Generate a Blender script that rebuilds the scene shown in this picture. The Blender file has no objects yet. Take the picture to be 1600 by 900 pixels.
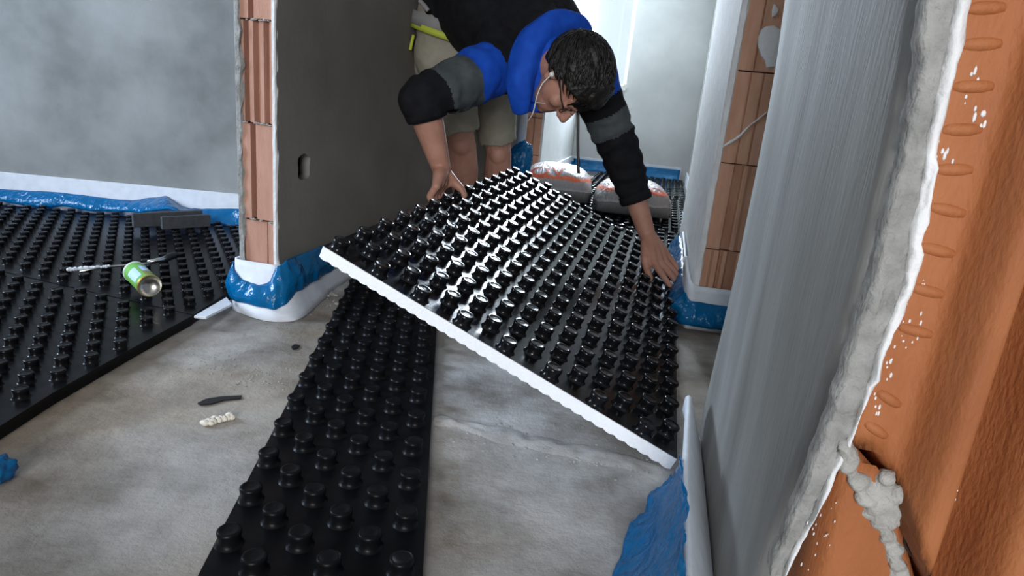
import bpy, bmesh, math, random
from mathutils import Vector, Matrix, noise
random.seed(7)
S = bpy.context.scene
COL = S.collection
V = Vector

# ------------------------------------------------------------------ camera
F_PX, YAW, PITCH, ROLL, CAM_H = 1032.9, 0.0081, 0.28228, 0.09443, 0.6293
cam_data = bpy.data.cameras.new('camera')
cam_data.sensor_width = 36.0
cam_data.lens = F_PX / 1600 * 36
cam_data.clip_start = 0.02
cam = bpy.data.objects.new('camera', cam_data)
COL.objects.link(cam)
S.camera = cam
_cy, _sy = math.cos(YAW), math.sin(YAW)
_cp, _sp = math.cos(PITCH), math.sin(PITCH)
_cr, _sr = math.cos(ROLL), math.sin(ROLL)
_f0, _r0, _up = V((_sy, _cy, 0)), V((_cy, -_sy, 0)), V((0, 0, 1))
FWD = _f0 * _cp - _up * _sp
_u1 = _up * _cp + _f0 * _sp
RGT = _r0 * _cr + _u1 * _sr
UPV = _u1 * _cr - _r0 * _sr
CAM = V((0, 0, CAM_H))
_m = Matrix.Identity(4)
for i in range(3):
    _m[i][0], _m[i][1], _m[i][2], _m[i][3] = RGT[i], UPV[i], -FWD[i], CAM[i]
cam.matrix_world = _m

# ------------------------------------------------------------------ world and lights
world = bpy.data.worlds.new('sky')
S.world = world
world.use_nodes = True
bg = world.node_tree.nodes['Background']
bg.inputs[0].default_value = (0.72, 0.86, 1.0, 1)
bg.inputs[1].default_value = 1.2
S.view_settings.view_transform = 'Standard'
S.view_settings.look = 'None'
S.view_settings.gamma = 1.0
S.view_settings.exposure = 0.0

def area(name, loc, target, sx, sy, power, color):
    d = bpy.data.lights.new(name, 'AREA')
    d.shape = 'RECTANGLE'
    d.size, d.size_y, d.energy, d.color = sx, sy, power, color
    o = bpy.data.objects.new(name, d)
    o.location = loc
    o.rotation_euler = (V(target) - V(loc)).to_track_quat('-Z', 'Y').to_euler()
    COL.objects.link(o)
    return o

# daylight through the window at the far end of the hall
area('daylight_end_window', (0.90, 6.36, 1.62), (0.35, 2.5, 0.3), 0.62, 1.35, 370, (0.76, 0.88, 1.0))
# daylight through the window of the left room, falling across the bare floor
area('daylight_left_window', (-3.27, 1.47, 1.25), (-0.2, 0.95, 0.2), 0.55, 1.35, 125, (0.64, 0.79, 1.0))
# daylight through the rear window behind the camera
area('daylight_rear_window', (-0.35, -2.66, 1.20), (-0.2, 1.5, 0.3), 1.2, 1.3, 112, (0.93, 0.95, 1.0))

# ------------------------------------------------------------------ helpers
AX = V((0.207, 0.9783, 0)).normalized()     # direction of the hall
EX = V((AX.y, -AX.x, 0))                    # across the hall, to the right

def ray(px, py):
    return (FWD * F_PX + RGT * (px - 800) - UPV * (py - 450)).normalized()
def on_z(px, py, z):
    r = ray(px, py); return CAM + r * ((z - CAM_H) / r.z)
def on_y(px, py, y):
    r = ray(px, py); return CAM + r * (y / r.y)
def on_pl(px, py, p0, n):
    r = ray(px, py); return CAM + r * ((V(p0) - CAM).dot(n) / r.dot(n))
def nz(p, s=1.0, seed=0):
    return noise.noise(V((p[0] * s + seed * 13.7, p[1] * s + seed * 5.1, p[2] * s - seed * 7.3)))
def lerp(a, b, t): return a * (1 - t) + b * t
def poly_at(pts, t):
    """point at parameter 0..1 along a polyline of Vectors, by length"""
    L = [0.0]
    for a, b in zip(pts, pts[1:]): L.append(L[-1] + (b - a).length)
    s = t * L[-1]
    for i in range(len(pts) - 1):
        if s <= L[i + 1] or i == len(pts) - 2:
            k = (s - L[i]) / max(1e-9, L[i + 1] - L[i])
            return lerp(pts[i], pts[i + 1], k)
def smooth_poly(pts, n):
    """Catmull-Rom through points"""
    out = []
    P = [pts[0]] + list(pts) + [pts[-1]]
    m = len(pts) - 1
    for k in range(n + 1):
        u = k / n * m; i = min(int(u), m - 1); t = u - i
        a, b, c, d = P[i], P[i + 1], P[i + 2], P[i + 3]
        out.append(0.5 * ((2 * b) + (c - a) * t + (2 * a - 5 * b + 4 * c - d) * t * t + (3 * b - a - 3 * c + d) * t ** 3))
    return out

def obj(name, bm, mats, parent=None, smooth=False):
    me = bpy.data.meshes.new(name)
    bm.normal_update()
    bm.to_mesh(me); bm.free()
    for m in (mats if isinstance(mats, (list, tuple)) else [mats]): me.materials.append(m)
    if smooth:
        for p in me.polygons: p.use_smooth = True
    o = bpy.data.objects.new(name, me)
    COL.objects.link(o)
    if parent is not None: o.parent = parent
    return o
def inst(name, me, parent, mat):
    o = bpy.data.objects.new(name, me)
    COL.objects.link(o); o.parent = parent; o.matrix_local = mat
    return o
def tag(o, label=None, cat=None, group=None, kind=None):
    if label: o['label'] = label
    if cat: o['category'] = cat
    if group: o['group'] = group
    if kind: o['kind'] = kind
    return o
def struct(o): o['kind'] = 'structure'; return o
def thing(name, loc, label, cat, group=None):
    o = bpy.data.objects.new(name, None)
    o.location = loc; o.empty_display_size = 0.05
    COL.objects.link(o)
    return tag(o, label, cat, group)
def put(o, root):
    """parent keeping world placement (root has translation only)"""
    o.parent = root
    o.matrix_parent_inverse = Matrix.Translation(-V(root.location))
    return o

def bm_box(bm, c0, c1, M=None):
    x0, y0, z0 = c0; x1, y1, z1 = c1
    vs = [V((x, y, z)) for z in (z0, z1) for y in (y0, y1) for x in (x0, x1)]
    if M: vs = [M @ v for v in vs]
    v = [bm.verts.new(p) for p in vs]
    for f in ((0, 2, 3, 1), (4, 5, 7, 6), (0, 1, 5, 4), (2, 6, 7, 3), (0, 4, 6, 2), (1, 3, 7, 5)):
        bm.faces.new([v[i] for i in f])
def bm_grid(bm, rows, close=False):
    """rows: list of lists of points -> quads"""
    R = [[bm.verts.new(p) for p in r] for r in rows]
    for a, b in zip(R, R[1:]):
        n = len(a)
        for i in range(n if close else n - 1):
            j = (i + 1) % n
            bm.faces.new((a[i], a[j], b[j], b[i]))
    return R
def bm_tube(bm, pts, rad, n=8, caps=True):
    rr = rad if isinstance(rad, (list, tuple)) else [rad] * len(pts)
    rows = []
    prev = None
    for i, p in enumerate(pts):
        t = (pts[min(i + 1, len(pts) - 1)] - pts[max(i - 1, 0)]).normalized()
        if prev is None:
            a = t.orthogonal().normalized()
        else:
            a = (prev - t * prev.dot(t)).normalized()
        prev = a
        b = t.cross(a)
        rows.append([p + (a * math.cos(2 * math.pi * k / n) + b * math.sin(2 * math.pi * k / n)) * rr[i] for k in range(n)])
    R = bm_grid(bm, rows, close=True)
    if caps:
        bm.faces.new(list(reversed(R[0]))); bm.faces.new(R[-1])
def lathe_mesh(name, prof, n, mat, smooth=True):
    bm = bmesh.new()
    rows = [[V((r * math.cos(2 * math.pi * k / n), r * math.sin(2 * math.pi * k / n), z)) for k in range(n)] for r, z in prof]
    R = bm_grid(bm, rows, close=True)
    bm.faces.new(R[-1])
    me = bpy.data.meshes.new(name)
    bm.to_mesh(me); bm.free(); me.materials.append(mat)
    if smooth:
        for p in me.polygons: p.use_smooth = True
    return me
def evaluated_mesh(o, name):
    dg = bpy.context.evaluated_depsgraph_get()
    me = bpy.data.meshes.new_from_object(o.evaluated_get(dg))
    me.name = name
    return me

def fuse(name, bm, voxel, smooth_it, mats, sm=0.5):
    """union of overlapping volumes -> one continuous smooth surface"""
    o = obj('tmp', bm, [])
    r = o.modifiers.new('r', 'REMESH'); r.mode = 'VOXEL'; r.voxel_size = voxel
    if smooth_it:
        s = o.modifiers.new('s', 'SMOOTH'); s.iterations = smooth_it; s.factor = sm
    me = evaluated_mesh(o, name)
    old = o.data; bpy.data.objects.remove(o); bpy.data.meshes.remove(old)
    me.materials.clear()
    for m in mats: me.materials.append(m)
    for p in me.polygons: p.use_smooth = True
    q = bpy.data.objects.new(name, me); COL.objects.link(q)
    return q

# ------------------------------------------------------------------ materials
def new_mat(name):
    m = bpy.data.materials.new(name); m.use_nodes = True
    return m, m.node_tree, m.node_tree.nodes['Principled BSDF']
def mat_plain(name, col, rough=0.6, metal=0.0, spec=0.5):
    m, nt, b = new_mat(name)
    b.inputs['Base Color'].default_value = (*col, 1)
    b.inputs['Roughness'].default_value = rough
    b.inputs['Metallic'].default_value = metal
    b.inputs['Specular IOR Level'].default_value = spec
    return m
def mat_noise(name, cols, scale=8.0, rough=0.8, detail=6, bump=0.2, bscale=80.0, stretch=(1, 1, 1), spec=0.4, bdist=0.004, rough2=0.55):
    """colour ramp over a noise + fine bump; cols = [(pos, rgb), ...]"""
    m, nt, b = new_mat(name)
    N, L = nt.nodes, nt.links
    tc = N.new('ShaderNodeTexCoord'); mp = N.new('ShaderNodeMapping')
    mp.inputs['Scale'].default_value = stretch
    L.new(tc.outputs['Object'], mp.inputs[0])
    t = N.new('ShaderNodeTexNoise'); t.inputs['Scale'].default_value = scale
    t.inputs['Detail'].default_value = detail; t.inputs['Roughness'].default_value = rough2
    L.new(mp.outputs[0], t.inputs[0])
    r = N.new('ShaderNodeValToRGB'); L.new(t.outputs[0], r.inputs[0])
    el = r.color_ramp.elements
    while len(el) < len(cols): el.new(0.5)
    for e, (p, c) in zip(el, cols): e.position = p; e.color = (*c, 1)
    L.new(r.outputs[0], b.inputs['Base Color'])
    b.inputs['Roughness'].default_value = rough
    b.inputs['Specular IOR Level'].default_value = spec
    if bump:
        t2 = N.new('ShaderNodeTexNoise'); t2.inputs['Scale'].default_value = bscale; t2.inputs['Detail'].default_value = 4
        L.new(mp.outputs[0], t2.inputs[0])
        bp = N.new('ShaderNodeBump'); bp.inputs['Strength'].default_value = bump; bp.inputs['Distance'].default_value = bdist
        L.new(t2.outputs[0], bp.inputs['Height']); L.new(bp.outputs[0], b.inputs['Normal'])
    return m

M = {}
M['plaster'] = mat_noise('grey_plaster', [(0.32, (0.15, 0.155, 0.15)), (0.5, (0.255, 0.26, 0.25)), (0.68, (0.34, 0.345, 0.335))], 2.2, 0.85, bump=0.25, bscale=60, detail=8)
M['plaster_right'] = mat_noise('grey_plaster_trowelled', [(0.3, (0.175, 0.165, 0.148)), (0.55, (0.245, 0.235, 0.215)), (0.75, (0.31, 0.30, 0.28))], 5.0, 0.8, bump=0.25, bscale=70, detail=8, stretch=(2.2, 2.2, 0.45))
M['plaster_dark'] = mat_noise('brown_grey_plaster', [(0.3, (0.150, 0.136, 0.116)), (0.7, (0.215, 0.198, 0.172))], 3.0, 0.85, bump=0.2, bscale=60)
M['plaster_pale'] = mat_noise('pale_plaster', [(0.3, (0.50, 0.51, 0.50)), (0.7, (0.62, 0.63, 0.62))], 3.0, 0.85, bump=0.2, bscale=50)
M['plaster_edge'] = mat_noise('broken_plaster_edge', [(0.3, (0.20, 0.20, 0.185)), (0.7, (0.35, 0.345, 0.325))], 40, 0.9, bump=0.9, bscale=130)
M['plaster_white'] = mat_noise('white_plaster_bead', [(0.3, (0.66, 0.66, 0.65)), (0.7, (0.80, 0.80, 0.79))], 20, 0.8, bump=0.5, bscale=120)
M['brick_pink'] = mat_noise('pale_pink_clay', [(0.3, (0.42, 0.215, 0.15)), (0.7, (0.52, 0.29, 0.21))], 14, 0.85, bump=0.25, bscale=160, stretch=(3, 3, 0.6))
M['brick_brown'] = mat_noise('brown_clay', [(0.3, (0.52, 0.275, 0.17)), (0.7, (0.64, 0.37, 0.25))], 12, 0.85, bump=0.25, bscale=160, stretch=(3, 3, 0.6))
M['brick_orange'] = mat_noise('orange_clay', [(0.25, (0.26, 0.080, 0.024)), (0.5, (0.33, 0.110, 0.035)), (0.75, (0.38, 0.140, 0.048))], 9, 0.7, bump=0.3, bscale=160, stretch=(1.6, 1.6, 0.7))
M['mortar'] = mat_noise('grey_mortar', [(0.3, (0.27, 0.26, 0.235)), (0.7, (0.43, 0.42, 0.385))], 45, 0.95, bump=1.0, bscale=150)
M['foam'] = mat_noise('white_edge_foam', [(0.3, (0.66, 0.69, 0.74)), (0.7, (0.76, 0.79, 0.83))], 30, 0.6, bump=0.15, bscale=220)
M['eps'] = mat_noise('white_polystyrene', [(0.3, (0.91, 0.92, 0.93)), (0.7, (0.94, 0.95, 0.96))], 90, 0.75, bump=0.25, bscale=240)
M['eps_grey'] = mat_noise('grey_polystyrene', [(0.3, (0.045, 0.047, 0.052)), (0.7, (0.07, 0.073, 0.08))], 60, 0.7, bump=0.2, bscale=200)
M['plastic'] = mat_noise('black_moulded_plastic', [(0.3, (0.004, 0.004, 0.005)), (0.7, (0.007, 0.007, 0.008))], 20, 0.20, bump=0.06, bscale=70, spec=0.27)
M['plastic_strip'] = mat_noise('black_plastic_satin', [(0.3, (0.004, 0.004, 0.005)), (0.7, (0.007, 0.007, 0.008))], 20, 0.36, bump=0.06, bscale=70, spec=0.14)
M['plastic_left'] = mat_noise('black_plastic_dull', [(0.3, (0.004, 0.004, 0.005)), (0.7, (0.007, 0.007, 0.008))], 20, 0.28, bump=0.06, bscale=70, spec=0.13)  # same black with less specular, to weaken reflections on the left panels
M['dark_hole'] = mat_plain('shadowed_cavity_clay', (0.05, 0.03, 0.02), 1.0)  # shade inside the brick hole is put into this dark colour
M['crumb'] = mat_noise('foam_crumb', [(0.3, (0.70, 0.62, 0.50)), (0.7, (0.85, 0.80, 0.70))], 60, 0.8, bump=0.4, bscale=150)
M['black_scrap'] = mat_plain('black_scrap', (0.012, 0.012, 0.014), 0.35)

def mat_film():
    m, nt, b = new_mat('blue_plastic_film')
    N, L = nt.nodes, nt.links
    b.inputs['Base Color'].default_value = (0.0, 0.155, 0.37, 1)
    b.inputs['Roughness'].default_value = 0.22
    tc = N.new('ShaderNodeTexCoord')
    t2 = N.new('ShaderNodeTexNoise'); t2.inputs['Scale'].default_value = 26; t2.inputs['Detail'].default_value = 3
    L.new(tc.outputs['Object'], t2.inputs[0])
    bp = N.new('ShaderNodeBump'); bp.inputs['Strength'].default_value = 0.6; bp.inputs['Distance'].default_value = 0.02
    L.new(t2.outputs[0], bp.inputs['Height']); L.new(bp.outputs[0], b.inputs['Normal'])
    tr = N.new('ShaderNodeBsdfTransparent'); tr.inputs[0].default_value = (0.10, 0.45, 0.85, 1)
    mx = N.new('ShaderNodeMixShader'); mx.inputs[0].default_value = 0.28
    L.new(b.outputs[0], mx.inputs[1]); L.new(tr.outputs[0], mx.inputs[2])
    L.new(mx.outputs[0], N['Material Output'].inputs[0])
    return m
M['film'] = mat_film()

def mat_floor():
    m, nt, b = new_mat('rough_concrete_slab')
    N, L = nt.nodes, nt.links
    tc = N.new('ShaderNodeTexCoord')
    n1 = N.new('ShaderNodeTexNoise'); n1.inputs['Scale'].default_value = 3.2; n1.inputs['Detail'].default_value = 9; n1.inputs['Roughness'].default_value = 0.62
    L.new(tc.outputs['Object'], n1.inputs[0])
    r = N.new('ShaderNodeValToRGB'); L.new(n1.outputs[0], r.inputs[0])
    e = r.color_ramp.elements
    e[0].position, e[0].color = 0.38, (0.24, 0.225, 0.205, 1)
    e[1].position, e[1].color = 0.60, (0.56, 0.55, 0.54, 1)
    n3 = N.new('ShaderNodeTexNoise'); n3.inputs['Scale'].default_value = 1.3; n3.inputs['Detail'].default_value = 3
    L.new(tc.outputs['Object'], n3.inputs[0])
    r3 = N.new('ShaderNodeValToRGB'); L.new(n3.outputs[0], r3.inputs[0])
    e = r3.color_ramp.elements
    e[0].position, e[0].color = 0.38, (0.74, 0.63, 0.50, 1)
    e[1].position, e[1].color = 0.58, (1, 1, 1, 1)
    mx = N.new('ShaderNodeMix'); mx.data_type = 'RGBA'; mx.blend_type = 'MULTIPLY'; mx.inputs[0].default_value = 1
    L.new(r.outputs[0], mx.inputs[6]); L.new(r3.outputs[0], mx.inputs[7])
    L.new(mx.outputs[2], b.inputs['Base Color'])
    b.inputs['Roughness'].default_value = 0.75
    b.inputs['Specular IOR Level'].default_value = 0.3
    n2 = N.new('ShaderNodeTexNoise'); n2.inputs['Scale'].default_value = 24; n2.inputs['Detail'].default_value = 8; n2.inputs['Roughness'].default_value = 0.7
    L.new(tc.outputs['Object'], n2.inputs[0])
    bp = N.new('ShaderNodeBump'); bp.inputs['Strength'].default_value = 0.45; bp.inputs['Distance'].default_value = 0.012
    L.new(n2.outputs[0], bp.inputs['Height']); L.new(bp.outputs[0], b.inputs['Normal'])
    return m
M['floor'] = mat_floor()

# ------------------------------------------------------------------ room shell
def box_obj(name, c0, c1, mat, parent=None):
    bm = bmesh.new(); bm_box(bm, c0, c1); return obj(name, bm, mat, parent)
H = 2.55
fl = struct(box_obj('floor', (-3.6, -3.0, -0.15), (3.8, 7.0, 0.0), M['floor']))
struct(box_obj('ceiling', (-3.6, -3.0, H), (3.8, 7.0, H + 0.15), M['plaster_pale']))
# rear wall with a window opening
def wall_with_window(name, p0, p1, th, win, mat):
    """p0,p1 plan ends, outward normal to the right of p0->p1; win = (s0,s1,z0,z1)"""
    d = (p1 - p0); Lg = d.length; d.normalize(); n = V((d.y, -d.x, 0))
    Mx = Matrix(((d.x, n.x, 0, p0.x), (d.y, n.y, 0, p0.y), (0, 0, 1, 0), (0, 0, 0, 1)))
    bm = bmesh.new()
    s0, s1, z0, z1 = win
    bm_box(bm, (0, 0, 0), (s0, th, H), Mx); bm_box(bm, (s1, 0, 0), (Lg, th, H), Mx)
    bm_box(bm, (s0, 0, 0), (s1, th, z0), Mx); bm_box(bm, (s0, 0, z1), (s1, th, H), Mx)
    return struct(obj(name, bm, mat)), Mx
wall_with_window('wall_rear', V((3.8, -2.7, 0)), V((-3.6, -2.7, 0)), 0.3, (3.53, 4.77, 0.53, 1.87), M['plaster'])
wall_with_window('wall_outer_left', V((-3.3, -3.0, 0)), V((-3.3, 7.0, 0)), 0.3, (4.19, 4.75, 0.56, 1.94), M['plaster'])
struct(box_obj('wall_blocker_left', (-2.1, -2.7, 0), (-1.95, 1.22, H), M['plaster']))  # unseen wall added to cut the beam of the left window
struct(box_obj('wall_outer_right', (3.5, -3.0, 0), (3.8, 7.0, H), M['plaster']))

def frame_mat(p, d):
    """local x along d, local y = left of d, z up, origin p"""
    d = d.normalized(); n = V((-d.y, d.x, 0))
    return Matrix(((d.x, n.x, 0, p.x), (d.y, n.y, 0, p.y), (0, 0, 1, p.z), (0, 0, 0, 1)))

def plaster_coat(name, p0, p1, inward, th, z0, z1, mat, parent, rag=0.004, seed=1, hole=None, rag_end=False, back_off=0.0):
    """coat whose visible face runs p0->p1 (p0 = the open ragged end), thickness th towards 'inward'"""
    d = (p1 - p0); Lg = d.length; d.normalize()
    n = 70
    loop = []
    for k in range(n + 1):
        z = z0 + (z1 - z0) * k / n
        loop.append((rag * (nz((z * 9, seed, 0), 3.0, seed) + 0.5 * nz((z * 40, seed, 2), 3.0, seed)), z))
    loop += [(Lg, z1), (Lg, z0)]
    bm = bmesh.new()
    def ring(lp): 
        vs = [bm.verts.new((s, 0, z)) for s, z in lp]
        return [bm.edges.new((vs[i], vs[(i + 1) % len(vs)])) for i in range(len(vs))]
    ed = ring(loop)
    if hole: ed += ring(hole)
    bmesh.ops.triangle_fill(bm, use_beauty=True, use_dissolve=False, edges=ed)
    ex = bmesh.ops.extrude_face_region(bm, geom=bm.faces[:])
    for v in [g for g in ex['geom'] if isinstance(g, bmesh.types.BMVert)]:
        v.co.y += 1.0
        jit = rag * 0.8 * nz((v.co.z * 30, seed, 5), 2.0, seed)
        if v.co.x < 0.03: v.co.x += jit + back_off
    bmesh.ops.recalc_face_normals(bm, faces=bm.faces)
    inw = V(inward).normalized()
    for v in bm.verts:
        s, y, z = v.co
        v.co = p0 + d * s + inw * (th * y) + V((0, 0, z))
    return obj(name, bm, mat, parent)

def groove_brick(name, parent, p_left, face_dir, depth_dir, width, z0, z1, prof, body, mat, bev=0.0):
    """hollow clay block end; prof = [(u0,u1,recess)...] over 0..1 of width; extruded in z"""
    pts = []
    for u0, u1, rc in prof:
        pts.append((u0 * width, rc)); pts.append((u1 * width, rc))
    bm = bmesh.new()
    rows = []
    for z in (z0, z1):
        r = [p_left + face_dir * s + depth_dir * rc + V((0, 0, z)) for s, rc in pts]
        r += [p_left + face_dir * width + depth_dir * body + V((0, 0, z)), p_left + depth_dir * body + V((0, 0, z))]
        rows.append(r)
    R = bm_grid(bm, rows, close=True)
    bm.faces.new(list(reversed(R[0]))); bm.faces.new(R[1])
    bmesh.ops.recalc_face_normals(bm, faces=bm.faces)
    return obj(name, bm, mat, parent)

# ---- left partition wall (its brick end faces the camera)
LJ_R = V((-0.633, 1.724, 0)); W_B = 0.0885
LJ_L = LJ_R - EX * W_B
LEN_L = 1.40
core_l = bmesh.new()
bm_box(core_l, (-W_B + 0.004, 0.10, 0), (-0.050, LEN_L, H), Matrix(((EX.x, AX.x, 0, LJ_R.x), (EX.y, AX.y, 0, LJ_R.y), (0, 0, 1, 0), (0, 0, 0, 1))))
wall_left = struct(obj('wall_left', core_l, M['plaster_dark']))
P_FLAT = [(0.0, 0.08, 0.004), (0.09, 0.78, 0), (0.785, 0.81, 0.01), (0.815, 1, 0.0)]
P_ONE = [(0, 0.27, 0), (0.28, 0.44, 0.022), (0.45, 1, 0.0)]
P_RIB = [(0, 0.08, 0.004), (0.09, 0.25, 0.024), (0.27, 0.39, 0.002), (0.42, 0.57, 0.022), (0.60, 0.72, 0.002), (0.75, 0.89, 0.022), (0.905, 1, 0.003)]
courses = [(0, 0.247, P_FLAT), (0.252, 0.499, P_ONE), (0.503, 0.749, P_RIB), (0.753, 0.999, P_ONE), (1.003, 1.249, P_RIB), (1.253, 1.499, P_ONE), (1.503, 1.749, P_RIB), (1.753, 1.999, P_ONE), (2.003, 2.249, P_RIB), (2.253, 2.55, P_ONE)]
for z0, z1, pr in courses:
    off = EX * random.uniform(-0.001, 0.001) + AX * random.uniform(0, 0.003)
    groove_brick('brick', wall_left, LJ_L + off, EX, AX, W_B, z0, z1, pr, 0.10, M['brick_pink'])
# mortar crumbs on the bed joints
bm = bmesh.new()
for z in (0.25, 0.501, 0.751):
    for k in range(9):
        p = LJ_L + EX * (W_B * random.uniform(0.1, 0.95)) - AX * 0.002 + V((0, 0, z + random.uniform(-0.002, 0.002)))
        bmesh.ops.create_icosphere(bm, subdivisions=1, radius=random.uniform(0.002, 0.005), matrix=Matrix.Translation(p) @ Matrix.Diagonal((1.8, 1, 0.7, 1)))
tag(obj('mortar_crumbs', bm, M['mortar'], wall_left), kind='stuff')
# plaster coats: hall side with the socket hole, room side ragged
pR = LJ_R + EX * 0.0125
hc = on_pl(475, 261, pR, EX)
hs, hz = (hc - pR).dot(AX), hc.z
hole = []
for k in range(40):
    a = 2 * math.pi * k / 40
    rr = 0.0225 + 0.0008 * math.sin(5 * a)
    cz = 0.0135 if math.sin(a) > 0 else -0.0135
    waist = 1 - 0.16 * math.exp(-(math.sin(a) / 0.28) ** 2)
    hole.append((hs + rr * math.cos(a) * waist * 1.6, hz + cz * min(1, abs(math.sin(a)) * 3) + rr * math.sin(a)))
plaster_coat('plaster_coat', pR, pR + AX * LEN_L, -EX, 0.030, 0.0, H, M['plaster_dark'], wall_left, 0.003, 3, hole, back_off=0.03)
pL = LJ_L - EX * 0.015
plaster_coat('plaster_coat', pL, pL + AX * LEN_L, EX, 0.012, 0.0, H, M['plaster'], wall_left, 0.006, 5)
# pale bead on both arrises
def bead(name, base, dirx, w, diry, prot, z0, z1, mat, parent, seed, amp=0.35, n=90):
    bm = bmesh.new(); rows = []
    for k in range(n + 1):
        z = z0 + (z1 - z0) * k / n
        a = 1 + amp * nz((z * 60, 0, 0), 1, seed); b = 1 + amp * nz((z * 60, 9, 0), 1, seed + 3)
        o0 = 0.25 * amp * w * nz((z * 45, 3, 1), 1, seed + 8)
        rows.append([base + dirx * o0 + V((0, 0, z)), base + dirx * (w * 0.2 + o0) - diry * (prot * b) + V((0, 0, z)),
                     base + dirx * (w * 0.75 * a) - diry * (prot * a) + V((0, 0, z)), base + dirx * (w * b) + diry * 0.004 + V((0, 0, z))])
    bm_grid(bm, rows); bmesh.ops.recalc_face_normals(bm, faces=bm.faces)
    return obj(name, bm, mat, parent)
bead('plaster_bead', LJ_R - EX * 0.001 - AX * 0.0, EX, 0.0135, AX, 0.004, 0.13, H, M['plaster_white'], wall_left, 11, 0.25)
bead('plaster_bead', pL, EX, 0.019, AX, 0.004, 0.13, H, M['plaster_edge'], wall_left, 12, 0.7)

# ---- far wall of the left room
YF = 2.634
wall_back = struct(box_obj('wall_back', (-3.4, YF, 0), (-0.50, YF + 0.15, H), M['plaster']))

# ---- right: near wall piece beside the camera
P2 = V((0.381, 1.080, 0))            # far arris of the piece
P1 = P2 - AX * 0.665                 # near arris
LEN_N = (P2 - P1).length
THN = 0.62
core = bmesh.new()
Mn = Matrix(((EX.x, AX.x, 0, P1.x), (EX.y, AX.y, 0, P1.y), (0, 0, 1, 0), (0, 0, 0, 1)))
bm_box(core, (0.012, 0.10, 0), (THN, LEN_N - 0.002, H), Mn)
wall_right = struct(obj('wall_right', core, M['brick_orange']))
# hall-side coat of the near piece, its near end broken away, far end a smooth arris
def curve_of(zs, vals):
    def f(z):
        if z <= zs[0]: return vals[0]
        for a, b, x, y in zip(zs, zs[1:], vals, vals[1:]):
            if z <= b: return x + (y - x) * (z - a) / (b - a)
        return vals[-1]
    return f
near_off = curve_of([0, 0.10, 0.233, 0.374, 0.425, 0.53, 0.65, 0.72, 0.9, H], [0.165, 0.13, 0.078, 0.032, 0.017, 0.0, 0.008, 0.030, 0.035, 0.03])
far_off = curve_of([0, 0.10, 0.19, 0.29, 0.40, 0.62, 0.72, 0.82, 1.0, H], [0.085, 0.085, 0.06, 0.03, 0.004, -0.006, 0.008, 0.045, 0.05, 0.05])
bm = bmesh.new()
rows_o, rows_i = [], []
NZ = 140
for k in range(NZ + 1):
    z = H * (k / NZ)
    s0 = near_off(z) + 0.0035 * nz((z * 30, 1, 0), 1, 2) + 0.002 * nz((z * 90, 1, 4), 1, 2)
    s1 = LEN_N + far_off(z)
    ro, ri = [], []
    for j in range(13):
        s = s0 + (s1 - s0) * j / 12
        p = P1 + AX * s + V((0, 0, z))
        ro.append(p + EX * (0.0015 * nz((s * 4, z * 4, 0), 1, 4)))
    # rounded far arris then the return, thickness back to the near end
    pe = P1 + AX * s1 + V((0, 0, z))
    ro += [pe + AX * 0.004 + EX * 0.003, pe + AX * 0.006 + EX * 0.010, pe + AX * 0.006 + EX * 0.05]
    pi = P1 + AX * (s0 + 0.002 + 0.006 * nz((z * 25, 7, 0), 1, 9)) + V((0, 0, z))
    rows_o.append([pi + EX * 0.0135] + ro)
bm_grid(bm, rows_o); bmesh.ops.recalc_face_normals(bm, faces=bm.faces)
cn = obj('plaster_coat', bm, M['plaster_right'], wall_right, True)
for p in cn.data.polygons: p.use_smooth = True
# far end skin of the piece (faces into the hall opening)
bm = bmesh.new(); bm_box(bm, (0.02, LEN_N, 0), (THN, LEN_N + 0.004, H), Mn)
obj('plaster_end', bm, M['plaster'], wall_right)

# the broken end of the piece: plane through P1, spanned by EX and z
def J(px, py):
    p = on_pl(px, py, P1, AX)
    return (p - P1).dot(EX), p.z
def JP(u, z, w=0.0):
    return P1 + EX * u + AX * w + V((0, 0, z))
def j_ribbon(name, left, right, mat, parent, bulge, seed, n=110, cols=7, ztop=1.05, back=0.02, amp=0.0042):
    """rough strip between two pixel polylines lying on the end face; extended upward"""
    def prep(pp):
        q = sorted([J(*p) for p in pp], key=lambda a: a[1])
        zs = [a[1] for a in q] + [ztop]; us = [a[0] for a in q] + [q[-1][0]]
        return curve_of(zs, us), zs[0]
    fl_, za = prep(left); fr_, zb = prep(right)
    z0 = min(za, zb)
    bm = bmesh.new(); rows = []
    for k in range(n + 1):
        z = z0 + (ztop - z0) * k / n
        a = fl_(z) + amp * 0.6 * nz((z * 70, 0, 0), 1, seed); b = fr_(z) + amp * 0.6 * nz((z * 70, 3, 0), 1, seed + 2)
        r = [JP(a, z, back)]
        for j in range(cols + 1):
            t = j / cols
            u = a + (b - a) * t
            w = -bulge * (1 - (2 * t - 1) ** 4) - amp * (nz((u * 160, z * 90, 0), 1, seed + 4) + 0.6 * nz((u * 300, z * 200, 1), 1, seed + 6))
            r.append(JP(u, z, w))
        r.append(JP(b, z, back))
        rows.append(r)
    bm_grid(bm, rows); bmesh.ops.recalc_face_normals(bm, faces=bm.faces)
    return obj(name, bm, mat, parent, True)
E1L = [(1449, 0), (1440, 109), (1427, 165), (1412, 244), (1390, 338), (1364, 450), (1329, 565), (1300, 650), (1270, 730), (1235, 820), (1200, 900)]
MID = [(1490, 0), (1478, 90), (1462, 150), (1450, 230), (1436, 300), (1424, 360), (1412, 440), (1372, 560), (1345, 640), (1318, 690), (1285, 770), (1250, 840), (1222, 900)]
BEADR = [(1517, 0), (1505, 80), (1488, 130), (1470, 220), (1455, 310), (1436, 420), (1424, 470), (1395, 520), (1374, 590), (1340, 660), (1325, 705), (1289, 775), (1253, 845), (1225, 900)]
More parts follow.
